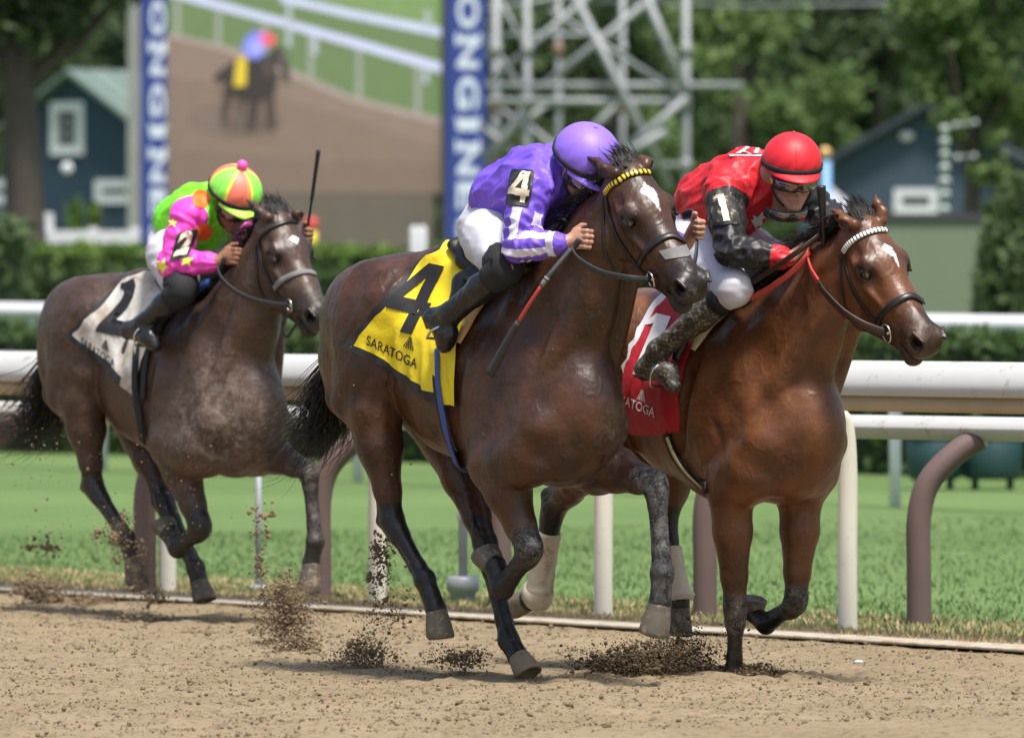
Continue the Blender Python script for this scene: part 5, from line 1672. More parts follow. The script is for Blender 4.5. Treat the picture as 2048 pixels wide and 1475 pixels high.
        for s in 'NF':
            hip, kn, an, toe, heel = legs[s]
            f.ell(pel * .8 + hip * .2 + np.array([-.02, 0, -.01]), (.15, .13, .14), k=.04)
            bk = J.get('black_knee')
            f.chain([(pel * .5 + hip * .5, .13), (hip, .122), (kn * .55 + hip * .45, .100)], .04)
            if bk: f.cone(kn * .55 + hip * .45, kn * .72 + hip * .28, .098, .088, .03)
            else: f.chain([(kn * .55 + hip * .45, .10), (kn * .96 + hip * .04, .074), (kn, .064), (kn * .8 + an * .2, .050)], .03)
        V, Q = f.mesh(1); del f
        N = vnormals(V, Q)
        V = wrinkle(V, N, .008, (5, 9, 15), J['seed'] + 9)
        put('breeches', V, Q, breech, self.thing)
        if J.get('black_knee'):
            for s in 'NF':
                hip, kn, an, toe, heel = legs[s]
                v, ff = sweep(spline([kn * .50 + hip * .50, kn * .80 + hip * .20, kn, kn * .75 + an * .25], 14), circ(1, 18), scale=np.interp(np.linspace(0, 1, 14), [0, .35, .65, 1], [.094, .090, .082, .066]), up=(0, 1, .2))
                put('legging', v, ff, MAT['black_cloth'], self.thing)
        # ---------------- boots
        for s in 'NF':
            hip, kn, an, toe, heel = legs[s]
            f = Field(np.min([kn, an, toe, heel], 0) - .12, np.max([kn, an, toe, heel], 0) + .12, .006)
            k0 = kn * .86 + an * .14
            f.chain([(k0, .058), (kn * .55 + an * .45, .059), (kn * .15 + an * .85, .045), (an, .045)], .02)
            f.chain([(heel, .040), (an * .35 + toe * .65, .044), (toe, .034)], .03)
            f.cone(an, heel, .045, .040, .03)
            dn = nrm(np.cross(np.cross(toe - heel, an - (toe + heel) / 2), toe - heel)) * -1
            mid = (toe + heel) / 2 + dn * .128
            T = nrm(toe - heel); L_ = nrm(np.cross(dn, T))
            f.ell(mid, (.5, .5, .10), np.stack([T, L_, dn], 1), .008, True)
            V, Q = f.mesh(1); del f
            N = vnormals(V, Q)
            V = wrinkle(V, N, .004, (20, 20, 30), 3.0)
            b = put('boot', V, Q, boot_m, self.thing)
            # cuff at the top of the boot and the heel block
            c0 = k0; ax = nrm(an - kn)
            v, ff = sweep([c0 - ax * .012, c0 + ax * .05], circ(.063, 18)); put('boot_cuff', v, ff, MAT['black_cloth'], Sub(b, self.thing))
            v, ff = box((-.028, -.026, -.012), (.028, .026, .010)); v = (v @ np.stack([T, L_, dn], 1).T) + heel + dn * .032
            put('boot_heel', v, ff, MAT['black_rubber'], Sub(b, self.thing))
        # stirrup irons hold the feet
        self.legs, self.sides = legs, sides
        self._helmet(J)

    def _helmet(self, J):
        C, M = self.C, self.M
        O = C + M @ np.array([-.014, 0, .062])
        tilt = J.get('tilt', 0.0)
        ct, st = math.cos(tilt), math.sin(tilt)
        R2 = np.array([[ct, 0, st], [0, 1, 0], [-st, 0, ct]])
        MH = M @ R2
        rx, ry, rz = J.get('helm', (.160, .138, .150))
        m, n = 216, 22
        V = []; F = []; pan = []
        for i in range(n + 1):
            th = (i / n) * (math.pi * .56)
            for j in range(m):
                ph = 2 * math.pi * j / m
                z = math.cos(th) * rz; k = math.sin(th)
                fold = 1 - .030 * math.exp(-((math.sin(ph * 3 + .6) / .09) ** 2)) * math.sin(th) ** 1.5 + .010 * math.sin(ph * 11 + i * .8) * (i / n) ** 3
                V.append((math.cos(ph) * rx * k * fold, math.sin(ph) * ry * k * fold, z)); pan.append(ph / (2 * math.pi))
        for i in range(n):
            for j in range(m):
                F.append((i * m + j, (i + 1) * m + j, (i + 1) * m + (j + 1) % m, i * m + (j + 1) % m))
        # rolled rim
        V2 = [tuple(np.array(v) * np.array([.93, .93, 1]) + np.array([0, 0, -.012])) for v in V[-m:]]
        base = len(V); V += V2; pan += pan[-m:]
        for j in range(m):
            F.append(((n) * m + j, base + j, base + (j + 1) % m, n * m + (j + 1) % m))
        P = np.array(V) @ MH.T + O
        h = put('helmet', P, F, J['helmet_mat'], self.thing, attrs=dict(panel=pan))
        S = Sub(h, self.thing)
        # peak
        Vp, Fp = [], []
        q = 17
        for i in range(5):
            for j in range(q):
                ph = math.radians(-62 + 124 * j / (q - 1))
                ext = (i / 4) * .052 * max(0, math.cos(ph * 1.32))
                zz = -rz * .17 - .004 - (i / 4) ** 1.3 * .024 * math.cos(ph)
                Vp.append(((rx + ext) * math.cos(ph) * .995, ry * 1.0 * math.sin(ph) * (1 + ext * .8), zz))
        Vp = np.array(Vp)
        for i in range(4):
            for j in range(q - 1):
                Fp.append((i * q + j, (i + 1) * q + j, (i + 1) * q + j + 1, i * q + j + 1))
        nv = len(Vp)
        Vp = np.concatenate([Vp, Vp - np.array([0, 0, .006])])
        Fp += [tuple(nv + k for k in reversed(fc)) for fc in Fp]
        for j in range(q - 1):
            a = 4 * q + j; Fp.append((a, nv + a, nv + a + 1, a + 1))
        put('peak', Vp @ MH.T + O, Fp, J.get('peak_mat', J['helmet_mat']), S, attrs=dict(panel=np.zeros(len(Vp))))
        # elastic band of the goggles round the helmet
        ring = [np.array([math.cos(a) * (rx + .003), math.sin(a) * (ry + .003), -rz * .06 - .012 * math.cos(a)]) for a in np.linspace(0, 2 * math.pi, 49)[:-1]]
        nr = np.array([r * np.array([1, 1, 0]) for r in ring]); nr /= np.linalg.norm(nr, axis=1, keepdims=True)
        v, ff = sweep(np.array(ring), rect(.022, .006), up=nr, closed=True)
        put('helmet_strap', v @ MH.T + O, ff, MAT['black_cloth'], S)
        ev, ef = ellipsoid(O + MH @ np.array([0, 0, rz + J.get('button', -.001)]), (J.get('button_r', .009),) * 3, MH, 14, 8)
        put('button', ev, ef, J.get('button_mat', J['helmet_mat']), S, attrs=dict(panel=np.zeros(len(ev))))
        # chin straps
        Pm = lambda x, y, z: C + M @ np.array([x, y, z])
        for y in (-1, 1):
            pts = spline([Pm(.02, .090 * y, .01), Pm(.022, .086 * y, -.05), Pm(.05, .060 * y, -.10), Pm(.07, .012 * y, -.130)], 12)
            v, ff = sweep(pts, rect(.016, .004), up=pts - C)
            put('chin_strap', v, ff, MAT['black_cloth'], S)
        # goggles
        gp = []
        for a in np.linspace(-80, 80, 21):
            a = math.radians(a)
            gp.append(Pm(.020 + .100 * math.cos(a), .092 * math.sin(a), -.014))
        g_up = np.array([M @ np.array([math.cos(math.radians(a)), math.sin(math.radians(a)), 0]) for a in np.linspace(-80, 80, 21)])
        v, ff = sweep(gp, rect(.050, .014, .35), up=g_up)
        g = put('goggles', v, ff, MAT['black_rubber'], self.thing)
        v, ff = sweep(np.array(gp[2:-2]) + g_up[2:-2] * .006, rect(.036, .006), up=g_up[2:-2])
        put('lens', v, ff, MAT['lens'], Sub(g, self.thing))
        for y in (-1, 1):
            ev, ef = ellipsoid(Pm(.036, .098 * y, -.014), (.020, .007, .020), M, 14, 8)
            put('goggle_clip', ev, ef, J.get('clip_mat', MAT['black_rubber']), Sub(g, self.thing))
        if J.get('spare') is not None:
            # second pair of goggles hanging at the neck
            gp2 = [np.array(p) + J['spare'] for p in gp]
            v, ff = sweep(gp2, rect(.046, .012, .35), up=g_up); g2 = put('goggles', v, ff, MAT['black_rubber'], self.thing, label='muddy spare goggles hanging at the neck')
            v, ff = sweep(np.array(gp2[2:-2]) + g_up[2:-2] * .006, rect(.034, .006), up=g_up[2:-2]); put('lens', v, ff, MAT['lens'], Sub(g2, self.thing))

def silk_mat(name, base, sleeve, kind, extra=None, dirt=0.0):
    b = NB(name)
    sl = b.math('GREATER_THAN', b.attr('sleeve'), .5)
    c = base; s = sleeve
    if kind == 'stripes':
        fr_ = b.math('FRACT', b.math('ADD', b.math('MULTIPLY', b.attr('around'), 5.0), .15))
        st = b.math('LESS_THAN', fr_, .46)
        lo = b.math('MULTIPLY', b.math('GREATER_THAN', b.attr('along'), .40), b.math('LESS_THAN', b.attr('along'), 1.72))
        s = b.mix(b.math('MULTIPLY', st, lo), base, extra)
        cf = b.math('MULTIPLY', b.math('GREATER_THAN', b.attr('along'), 1.72), b.math('LESS_THAN', b.attr('along'), 1.88))
        s = b.mix(cf, s, extra)
    elif kind == 'cuff':
        s = b.mix(b.math('GREATER_THAN', b.attr('along'), 1.70), sleeve, extra)
    c = b.mix(sl, base, s)
    n = b.noise(9, 4)
    c2 = b.n.new("ShaderNodeHueSaturation"); b.link(c, c2.inputs["Color"])
    b.link(b.math('ADD', .92, b.math('MULTIPLY', n, .16)), c2.inputs["Value"])
    c = c2.outputs[0]
    if dirt:
        dn = b.ramp(b.noise(70, 3, .6), [(.60, 0.), (.66, .8)])
        dl = b.ramp(b.noise(7, 3), [(.45, 0.), (.7, 1.)])
        c = b.mix(b.math('MULTIPLY', b.math('MULTIPLY', dn, dl), dirt), c, (.30, .25, .18))
    b.color(c); b.set(.48, spec=.4)
    b.bump(b.noise(22, 3, .5, stretch=(1, 1, .4)), .30, .012)
    return b.m
VIOLET = (.17, .085, .62); VWHITE = (.72, .68, .82)
silk4 = silk_mat('silk_violet', VIOLET, VIOLET, 'stripes', VWHITE)
silk1 = silk_mat('silk_red', (.62, .018, .028), (.016, .016, .018), 'cuff', (.60, .018, .03), dirt=1.0)
silk2 = silk_mat('silk_green', (.20, .80, .03), (.86, .07, .52), 'plain')
def cap_mat(name, col): return simple(name, col, .52, var=.07, scale=9, bump=.18)
def quarter_cap():
    b = NB('cap_quartered')
    fr_ = b.math('FRACT', b.math('ADD', b.math('MULTIPLY', b.attr('panel'), 3.0), .42))
    c = b.mix(b.math('LESS_THAN', fr_, .5), (.25, .80, .09), (.88, .19, .125))
    d1 = b.math('ABSOLUTE', b.math('SUBTRACT', fr_, .5)); d0 = b.math('MINIMUM', fr_, b.math('SUBTRACT', 1.0, fr_))
    seam = b.math('LESS_THAN', b.math('MINIMUM', d1, d0), .030)
    c = b.mix(seam, c, (.80, .80, .06))
    b.color(c); b.set(.52); return b.m
MAT['cap_violet'] = cap_mat('cap_violet', (.25, .14, .72))
MAT['cap_red'] = cap_mat('cap_red', (.66, .015, .025))
MAT['cap_quartered'] = quarter_cap()
MAT['lime'] = cap_mat('lime', (.45, .85, .08))
MAT['pink'] = cap_mat('pink', (.88, .09, .45))

J4 = dict(black_knee=True, helm=(.158, .140, .134), seed=1.3, pelvis=(985, 448, 0), chest=(1072, 372, 0), neck=(1128, 338, 0), head=(1168, 338, 0.02),
    face=(.80, -.12, -.62), tilt=-.10,
    shN=(1062, 385, -.19), elN=(1036, 490, -.27), wrN=(1124, 487, -.17), haN=(1154, 478, -.12),
    shF=(1135, 385, .19), elF=(1245, 470, .30), wrF=(1372, 488, .28), haF=(1394, 456, .27),
    handN=((0, .1, 1), (1, .15, .2), 1), handF=((.15, 0, 1), (.9, -.3, 0), -1),
    hipN=(985, 478, -.12), kneeN=(1012, 535, -.27), ankN=(900, 628, -.33), toeN=(889, 690, -.33), heelN=(868, 636, -.33),
    helmet_mat=MAT['cap_violet'], cap=.12)
rider4 = Rider(J4, horse4, 'crouching jockey in a purple jersey with white striped sleeves and purple cap', MAT['skin'], silk4, MAT['white_cloth'], MAT['boot_black'], 'three jockeys riding the racehorses')
J1 = dict(helm=(.142, .126, .124), seed=4.1, pelvis=(1392, 455, 0), chest=(1480, 378, 0), neck=(1540, 345, 0), head=(1583, 352, 0.02),
    face=(.86, -.38, -.30), tilt=-.06,
    shN=(1448, 385, -.19), elN=(1462, 500, -.28), wrN=(1580, 518, -.12), haN=(1622, 492, -.04),
    shF=(1590, 385, .20), elF=(1655, 430, .34), wrF=(1655, 478, .12), haF=(1648, 492, .05),
    handN=((0, .2, 1), (1, .2, .1), 1), handF=((.15, 0, 1), (.9, -.3, 0), -1),
    hipN=(1392, 500, -.12), kneeN=(1470, 578, -.25), ankN=(1318, 700, -.33), toeN=(1346, 770, -.33), heelN=(1290, 738, -.33),
    helmet_mat=MAT['cap_red'], clip_mat=MAT['gold'], cap=.10, spare=np.array([-.055, -.0, -.125]))
rider1 = Rider(J1, horse1, 'jockey in a red jersey with black sleeves and red cap leaning over', MAT['skin'], silk1, MAT['white_cloth'], MAT['boot_muddy'], 'three jockeys riding the racehorses')
J2 = dict(black_knee=True, helm=(.150, .132, .126), seed=7.7, pelvis=(352, 485, 0), chest=(408, 432, 0), neck=(440, 408, 0), head=(466, 404, 0.02),
    face=(.80, -.12, -.60), tilt=-.10,
    shN=(376, 432, -.19), elN=(342, 528, -.28), wrN=(432, 524, -.17), haN=(456, 512, -.13),
    shF=(455, 440, .19), elF=(540, 500, .30), wrF=(600, 490, .26), haF=(614, 470, .25),
    handN=((0, .1, 1), (1, .15, .2), 1), handF=((.15, 0, 1), (.9, -.3, 0), -1),
    hipN=(345, 510, -.12), kneeN=(365, 580, -.27), ankN=(285, 650, -.33), toeN=(310, 690, -.33), heelN=(258, 660, -.33),
    helmet_mat=MAT['cap_quartered'], peak_mat=MAT['lime'], button=.016, button_r=.028, button_mat=MAT['pink'], cap=.0)
rider2 = Rider(J2, horse2, 'jockey in a lime green jersey with pink starred sleeves and quartered cap', MAT['skin_tan'], silk2, MAT['white_cloth'], MAT['boot_black'], 'three jockeys riding the racehorses')
# ------------------------------------------------------------------ saddle cloths, saddles, bridles, whips
class Anchor:
    def __init__(self, frame, off=(0, 0, 0), o=None):
        self.frame = frame; self.off = np.array(off, float); self.o = o

def px_spline(pts, n):
    return spline(np.array([(*p, 0.0) for p in pts]), n)[:, :2]

def strap(name, horse, pxs, w, t, mat, parent, off=.004, n=26, bvh=None, attrs=False, mirror=False, free=False):
    P, Nn = [], []
    for px, py in px_spline(pxs, n):
        o, d = horse.fr.ray(px, py); d = nrm(d)
        h = (bvh or horse.bvh).ray_cast(Vector(o), Vector(d))
        if h[0] is None: continue
        nn = np.array(h[1]); nn = -nn if nn @ d > 0 else nn
        P.append(np.array(h[0]) + nn * off); Nn.append(nn)
    P, Nn = np.array(P), np.array(Nn)
    # smooth the path a little
    for _ in range(2):
        P[1:-1] = .5 * P[1:-1] + .25 * (P[:-2] + P[2:]); Nn[1:-1] = .5 * Nn[1:-1] + .25 * (Nn[:-2] + Nn[2:])
    if mirror:
        L = (P - horse.P) @ horse.M; L[:, 1] *= -1
        Q = L @ horse.M.T + horse.P
        P2, N2 = [], []
        for q in Q:
            hh = horse.bvh.find_nearest(Vector(q))
            P2.append(np.array(hh[0]) + np.array(hh[1]) * off); N2.append(np.array(hh[1]))
        P, Nn = np.array(P2), np.array(N2)
        for _ in range(3):
            P[1:-1] = .5 * P[1:-1] + .25 * (P[:-2] + P[2:])
    V, F = sweep(P, rect(w, t, .3), up=Nn)
    at = dict(run=np.repeat(np.linspace(0, 1, len(P)), 8)) if attrs else None
    return put(name, V, F, mat, parent, attrs=at)

def banded(name, c0, c1, n, ratio=.5):
    b = NB(name)
    f = b.math('LESS_THAN', b.math('FRACT', b.math('MULTIPLY', b.attr('run'), float(n))), ratio)
    b.color(b.mix(f, c1, c0)); b.set(.4); return b.m

def torus(c, axis, R, r, up=(0, 0, 1), ry=None, n=24):
    axis = nrm(axis); a = nrm(np.cross(axis, up)); b = np.cross(axis, a)
    P = np.array([c + a * R * math.cos(t) + b * (ry or R) * math.sin(t) for t in np.linspace(0, 2 * math.pi, n + 1)[:-1]])
    return sweep(P, circ(r, 6), up=axis, closed=True)

def saddle_cloth(horse, label, rear, bottom, front, xtop, mat, trim, group, off=.014, flare=None):
    """drape: photo-traced near edge, wrapped round the barrel and mirrored to the far side"""
    fr = horse.fr; az = horse.W[2] - .45
    def conv(px, py):
        p = horse.cast(px, py)
        if p is None: p = fr.at(px, py, 0)
        return np.array([p[0], math.atan2(max(0, -p[1]), p[2] - az)])
    nu, nv = 40, 44
    cv = lambda pts, n: np.array([conv(*q) for q in px_spline(pts, n)])
    B = cv(bottom, nu); R_ = cv(rear, nv); Fr = cv(front, nv)
    R_[0] = (xtop[0], 0); Fr[0] = (xtop[1], 0)
    for A_ in (R_, Fr):
        A_[:6] = A_[0] + (A_[6] - A_[0]) * (np.arange(6) / 6)[:, None]
    Tp = np.stack([np.linspace(xtop[0], xtop[1], nu), np.zeros(nu)], 1)
    grid = np.zeros((nv, nu, 2))
    for i in range(nv):
        v = i / (nv - 1)
        for j in range(nu):
            u = j / (nu - 1)
            grid[i, j] = (1 - v) * Tp[j] + v * B[j] + (1 - u) * R_[i] + u * Fr[i] - ((1 - u) * (1 - v) * Tp[0] + u * (1 - v) * Tp[-1] + (1 - u) * v * B[0] + u * v * B[-1])
    def pt(x, phi, sgn, i, j):
        dr = np.array([0, sgn * math.sin(phi), math.cos(phi)])
        c = np.array([x, 0, az])
        h = horse.bvh.ray_cast(Vector(c + dr * 1.2), Vector(-dr))
        p = np.array(h[0]) if h[0] is not None else c + dr * .4
        r = np.linalg.norm((p - c))
        return r, dr, c
    rows = []
    for sgn in (1, -1):
        Rr = np.zeros((nv, nu)); D = np.zeros((nv, nu, 3)); Cc = np.zeros((nv, nu, 3))
        for i in range(nv):
            for j in range(nu):
                Rr[i, j], D[i, j], Cc[i, j] = pt(grid[i, j, 0], grid[i, j, 1], sgn, i, j)
        # cloth bridges hollows
        for _ in range(10):
            S_ = Rr.copy(); S_[1:-1, 1:-1] = .25 * (Rr[:-2, 1:-1] + Rr[2:, 1:-1] + Rr[1:-1, :-2] + Rr[1:-1, 2:])
            Rr = np.maximum(Rr, S_)
        for i in range(nv):
            for j in range(nu):
                v, u = i / (nv - 1), j / (nu - 1)
                ex = off + .022 * v * mnoise.noise(Vector((u * 4.0 + v * 1.5, v * 2.2, horse.S['seed']))) + .007 * v * math.sin(u * 13 + v * 5) + .012 * (1 - 2 * abs(mnoise.noise(Vector((u * 7.0 - v * 4, v * 3.0, 5.0 + horse.S['seed']))))) * (.3 + v)
                if flare: ex += flare * max(0, 1 - u * 2.2) ** 2 * max(0, v - .35) / .65
                rows.append(Cc[i, j] + D[i, j] * (Rr[i, j] + ex))
    V = np.array(rows); n1 = nv * nu
    F = []
    idx = lambda s, i, j: (j if i == 0 else s * n1 + i * nu + j)
    for s in (0, 1):
        for i in range(nv - 1):
            for j in range(nu - 1):
                q = (idx(s, i, j), idx(s, i, j + 1), idx(s, i + 1, j + 1), idx(s, i + 1, j))
                F.append(q if s else q[::-1])
    used = np.ones(len(V), bool); used[n1:n1 + nu] = False
    mp = np.cumsum(used) - 1
    Vc = V[used]; Fc = [tuple(int(mp[i]) for i in f) for f in F]
    c = V[:n1].mean(0)
    th = Thing('saddle_cloth', label, 'saddle cloth', fr, (c[0], 0, V[:, 2].min()), group)
    uu = np.tile(np.tile(np.linspace(0, 1, nu), nv), 2)[used]; vv = np.tile(np.repeat(np.linspace(0, 1, nv), nu), 2)[used]
    o = put('cloth', Vc, Fc, mat, th, attrs=dict(u=uu, v=vv))
    if trim:
        for s in (0, 1):
            edge = [V[s * n1 + i * nu] for i in range(2, nv)] + [V[s * n1 + (nv - 1) * nu + j] for j in range(1, int(nu * trim[1]))]
            nn = [D_ for D_ in np.gradient(np.array(edge), axis=0)]
            up = np.array([[0, (1 if s == 0 else -1) * .8, .5]] * len(edge))
            v_, f_ = sweep(edge, rect(trim[2], .006), up=up); put('trim', v_, f_, trim[0], th)
    th.bvh = bvh_of(Vc, Fc)
    return th

def saddle(horse, label, cloth, seat_px, pad_px, pad_mat, girth_px, rider, group, seat_len=.36):
    fr = horse.fr
    b = cloth.bvh
    def top(x, y=0.0):
        h = b.ray_cast(Vector((x, y, 4)), Vector((0, 0, -1)))
        if h[0] is None: h = horse.bvh.ray_cast(Vector((x, y, 4)), Vector((0, 0, -1)))
        return np.array(h[0])
    x1 = fr.at(*seat_px, 0)[0]
    f = Field((x1 - .30, -.30, top(x1)[2] - .28), (x1 + .42, .30, top(x1)[2] + .22), .008)
    P = [top(x1 - .02) + np.array([0, 0, .020]), top(x1 + .06) + np.array([0, 0, .005]), top(x1 + .18) + np.array([0, 0, .0]), top(x1 + .30) + np.array([0, 0, .02])]
    f.chain([(P[0], .040), (P[1], .040), (P[2], .036), (P[3], .036)], .03, 2.3)
    for y in (-1, 1):
        q = [np.array(horse.bvh.find_nearest(Vector((x1 + dx, y * dy, P[1][2] - dz)))[0]) + np.array([0, y * .02, .012]) for dx, dy, dz in ((.14, .14, .08), (.16, .24, .20), (.15, .29, .26))]
        f.chain([(P[2] + np.array([0, y * .06, -.01]), .05), (q[0], .040), (q[1], .030), (q[2], .024)], .03)
    V, Q = f.mesh(1)
    th = Thing('saddle', label, 'saddle', fr, (x1 + .1, 0, P[1][2] - .3), group)
    put('seat', V, Q, MAT['black_leather'], th)
    sv = bvh_of(V, Q)
    if pad_px: 
        Pp, Np = [], []
        for px, py in px_spline(pad_px, 24):
            p = horse.cast(px, py)
            if p is None: p = fr.at(px, py, -.05)
            Pp.append(p); Np.append(nrm(np.array([0.25, -.8, .55])))
        Pp = np.array(Pp)
        for _ in range(3): Pp[1:-1] = .5 * Pp[1:-1] + .25 * (Pp[:-2] + Pp[2:])
        Pp = Pp + np.array(Np) * .022
        for s in (1, -1):
            Q_ = Pp * np.array([1, s, 1]); N_ = np.array(Np) * np.array([1, s, 1])
            v, ff = sweep(Q_, rect(.055, .034, .4), up=N_, scale=np.interp(np.linspace(0, 1, 24), [0, .15, .8, 1], [.8, 1, .9, .5]))
            put('pad', v, ff, pad_mat, th)
    for (pxs, w, t, m, nm, of) in girth_px:
        strap(nm, horse, pxs, w, t, m, th, off=of)
    # stirrup irons and leathers hold the rider's feet
    for s in 'NF':
        hip, kn, an, toe, heel = rider.legs[s]
        T = nrm(toe - heel); c = heel * .42 + toe * .58
        dn = nrm(c - an); dn = nrm(dn - (dn @ T) * T); L_ = np.cross(dn, T)
        pts = [c + dn * .034 + L_ * .050, c + dn * .034 - L_ * .050, c - dn * .03 - L_ * .060, c - dn * .075, c - dn * .03 + L_ * .060]
        v, ff = sweep(spline(pts + [pts[0]], 28)[:-1], circ(.006, 6), up=T, closed=True)
        st = put('stirrup', v, ff, MAT['steel'], th)
        sgn = -1 if s == 'N' else 1
        top_ = P[2] + np.array([0, sgn * .16, -.03])
        v, ff = sweep(spline([c - dn * .075, an + np.array([0, -sgn * .055, 0]), kn * .5 + an * .5 + np.array([0, -sgn * .075, 0]), top_], 14), rect(.018, .004), up=np.array([0, sgn * 1.0, .2]))
        put('stirrup_leather', v, ff, MAT['black_leather'], th)
    return th

def bridle(horse, label, S, group):
    fr = horse.fr; H = horse.H
    th = Thing('bridle', label, 'bridle', fr, horse.P - np.array([0, 0, .6]), group)
    lea = S.get('leather', MAT['black_leather'])
    strap('browband', horse, S['brow'], S.get('brow_w', .024), .012, S['brow_mat'], th, off=.008, n=40, attrs=True)
    for m in (False, True):
        strap('cheekpiece', horse, S['cheek'], .016, .006, lea, th, mirror=m, off=.006)
        strap('throat_latch', horse, S['throat'], .012, .005, lea, th, mirror=m)
    strap('noseband', horse, S['nose'], S.get('nose_w', .028), .010, S.get('nose_mat', lea), th, off=.007, n=30)
    rc = horse.cast(*S['ring'], off=.014)
    if rc is None: rc = H(.47, -.07, -.13)
    rl = (rc - horse.P) @ horse.M
    for y in (1, -1):
        c = horse.P + horse.M @ (rl * np.array([1, y, 1]))
        v, ff = torus(c, horse.M[:, 1] * y + np.array([.15, 0, .1]), S.get('ring_r', .034), .0045)
        put('bit_ring', v, ff, MAT['steel'], th)
    c0 = horse.P + horse.M @ rl; c1 = horse.P + horse.M @ (rl * np.array([1, -1, 1]))
    v, ff = tube([c0, (c0 + c1) / 2 + horse.M @ np.array([0, 0, .01]), c1], .007, 6); put('bit', v, ff, MAT['steel'], th)
    for (pts, w, t, m, nm) in S['reins']:
        P = spline([fr.at(*p) if len(p) == 3 else rc for p in pts], 30)
        upv = np.cross(np.gradient(P, axis=0), np.array([.1, -.25, 1.0])); upv /= np.linalg.norm(upv, axis=1, keepdims=True)
        v, ff = sweep(P, rect(w, t, .3), up=upv)
        put(nm, v, ff, m, th)
    return th

# ---- colours
def cloth_mat(name, base, edge=None, spots=None):
    b = NB(name)
    c = b.mix(b.noise(7, 3), tuple(v * .93 for v in base), base)
    if spots: c = b.mix(b.math('MULTIPLY', b.ramp(b.noise(spots[1], 5, .65), [(.42, 0.), (.68, 1.)]), spots[2]), c, spots[0])
    if edge: c = edge(b, c)
    b.color(c); b.set(.62); b.bump(b.noise(13, 3), .3, .02); b.bump(b.noise(300, 1), .1, .001)
    return b.m
def black_hem(b, c):
    e = b.math('MAXIMUM', b.math('LESS_THAN', b.attr('u'), .045), b.math('MULTIPLY', b.math('GREATER_THAN', b.attr('v'), .945), b.math('LESS_THAN', b.attr('u'), .80)))
    return b.mix(e, c, (.014, .014, .018))
MAT['cloth_yellow'] = cloth_mat('cloth_yellow', (.78, .60, .010), black_hem)
MAT['cloth_white'] = cloth_mat('cloth_white', (.60, .58, .55), black_hem, spots=((.33, .26, .18), 9, .9))
def red_edge(b, c):
    u = b.attr('u')
    w = b.math('LESS_THAN', u, .09)
    return b.mix(w, c, (.66, .63, .68))
MAT['cloth_red'] = cloth_mat('cloth_red', (.42, .008, .018), red_edge)
MAT['ink_black'] = simple('ink_black', (.012, .012, .016), .7, var=.1)
MAT['ink_white'] = simple('ink_white', (.72, .70, .72), .7, var=.05)
MAT['pad_tan'] = simple('pad_tan', (.50, .33, .15), .8, var=.25, scale=15, bump=.3)
MAT['pad_cream'] = simple('pad_cream', (.52, .46, .26), .8, var=.15, scale=15, bump=.3, dirt=((.25, .18, .08), 40, .62))
MAT['pad_blue'] = simple('pad_blue', (.03, .10, .38), .7, var=.15)
MAT['strap_blue'] = simple('strap_blue', (.035, .07, .26), .6, var=.2, scale=60)
MAT['red_rubber'] = simple('red_rubber', (.48, .05, .035), .55, var=.15, scale=50)
MAT['strip_grey'] = simple('strip_grey', (.17, .165, .165), .8, var=.2, scale=60, bump=.3, dirt=((.26, .235, .21), 150, .6))

GC, GS, GB = 'numbered saddle cloths under the saddles', 'racing saddles on the horses', 'bridles on the horses'
cloth4 = saddle_cloth(horse4, 'yellow saddle cloth with a black hem and a big black number 4', [(905, 493), (850, 522), (785, 600), (742, 660), (706, 706)], [(706, 706), (760, 728), (820, 768), (870, 800), (917, 808)], [(1035, 545), (985, 588), (940, 650), (918, 705), (917, 808)], (horse4.fr.at(890, 500, 0)[0], horse4.W[0] - .02), MAT['cloth_yellow'], None, GC, flare=.05)
cloth1 = saddle_cloth(horse1, 'red saddle cloth with a white number 1 partly hidden behind the dark horse', [(1345, 575), (1300, 622), (1268, 690), (1246, 735)], [(1246, 735), (1255, 800), (1262, 856), (1310, 866), (1362, 862)], [(1470, 600), (1420, 650), (1385, 715), (1365, 790), (1362, 862)], (horse1.fr.at(1335, 585, 0)[0], horse1.W[0] - .02), MAT['cloth_red'], None, GC)
cloth2 = saddle_cloth(horse2, 'mud-stained white saddle cloth with a black hem and black number 2', [(312, 530), (258, 560), (200, 610), (165, 650), (143, 684)], [(143, 684), (180, 712), (214, 735), (243, 765), (272, 790)], [(420, 572), (370, 600), (322, 650), (290, 710), (272, 790)], (horse2.fr.at(310, 532, 0)[0], horse2.W[0] - .02), MAT['cloth_white'], None, GC, flare=.02)

saddle4 = saddle(horse4, 'black racing saddle on the yellow cloth with a blue girth', cloth4, (935, 515), [(1034, 544), (990, 582), (950, 632), (922, 690)], MAT['pad_tan'],
    [([(884, 690), (880, 760), (893, 840), (912, 900), (938, 962)], .055, .008, MAT['black_cloth'], 'girth', .020),
     ([(886, 700), (888, 770), (900, 845), (916, 900), (934, 945)], .034, .008, MAT['strap_blue'], 'girth_strap', .030)], rider4, GS)
saddle1 = saddle(horse1, 'black racing saddle with a cream pad on the red cloth', cloth1, (1400, 560), [(1505, 582), (1455, 625), (1418, 660), (1390, 705)], MAT['pad_cream'],
    [([(1335, 865), (1350, 905), (1380, 945), (1415, 975)], .055, .010, MAT['black_cloth'], 'girth', .012),
     ([(1342, 872), (1355, 905), (1378, 938), (1410, 968)], .018, .008, MAT['pad_cream'], 'girth_strap', .022)], rider1, GS)
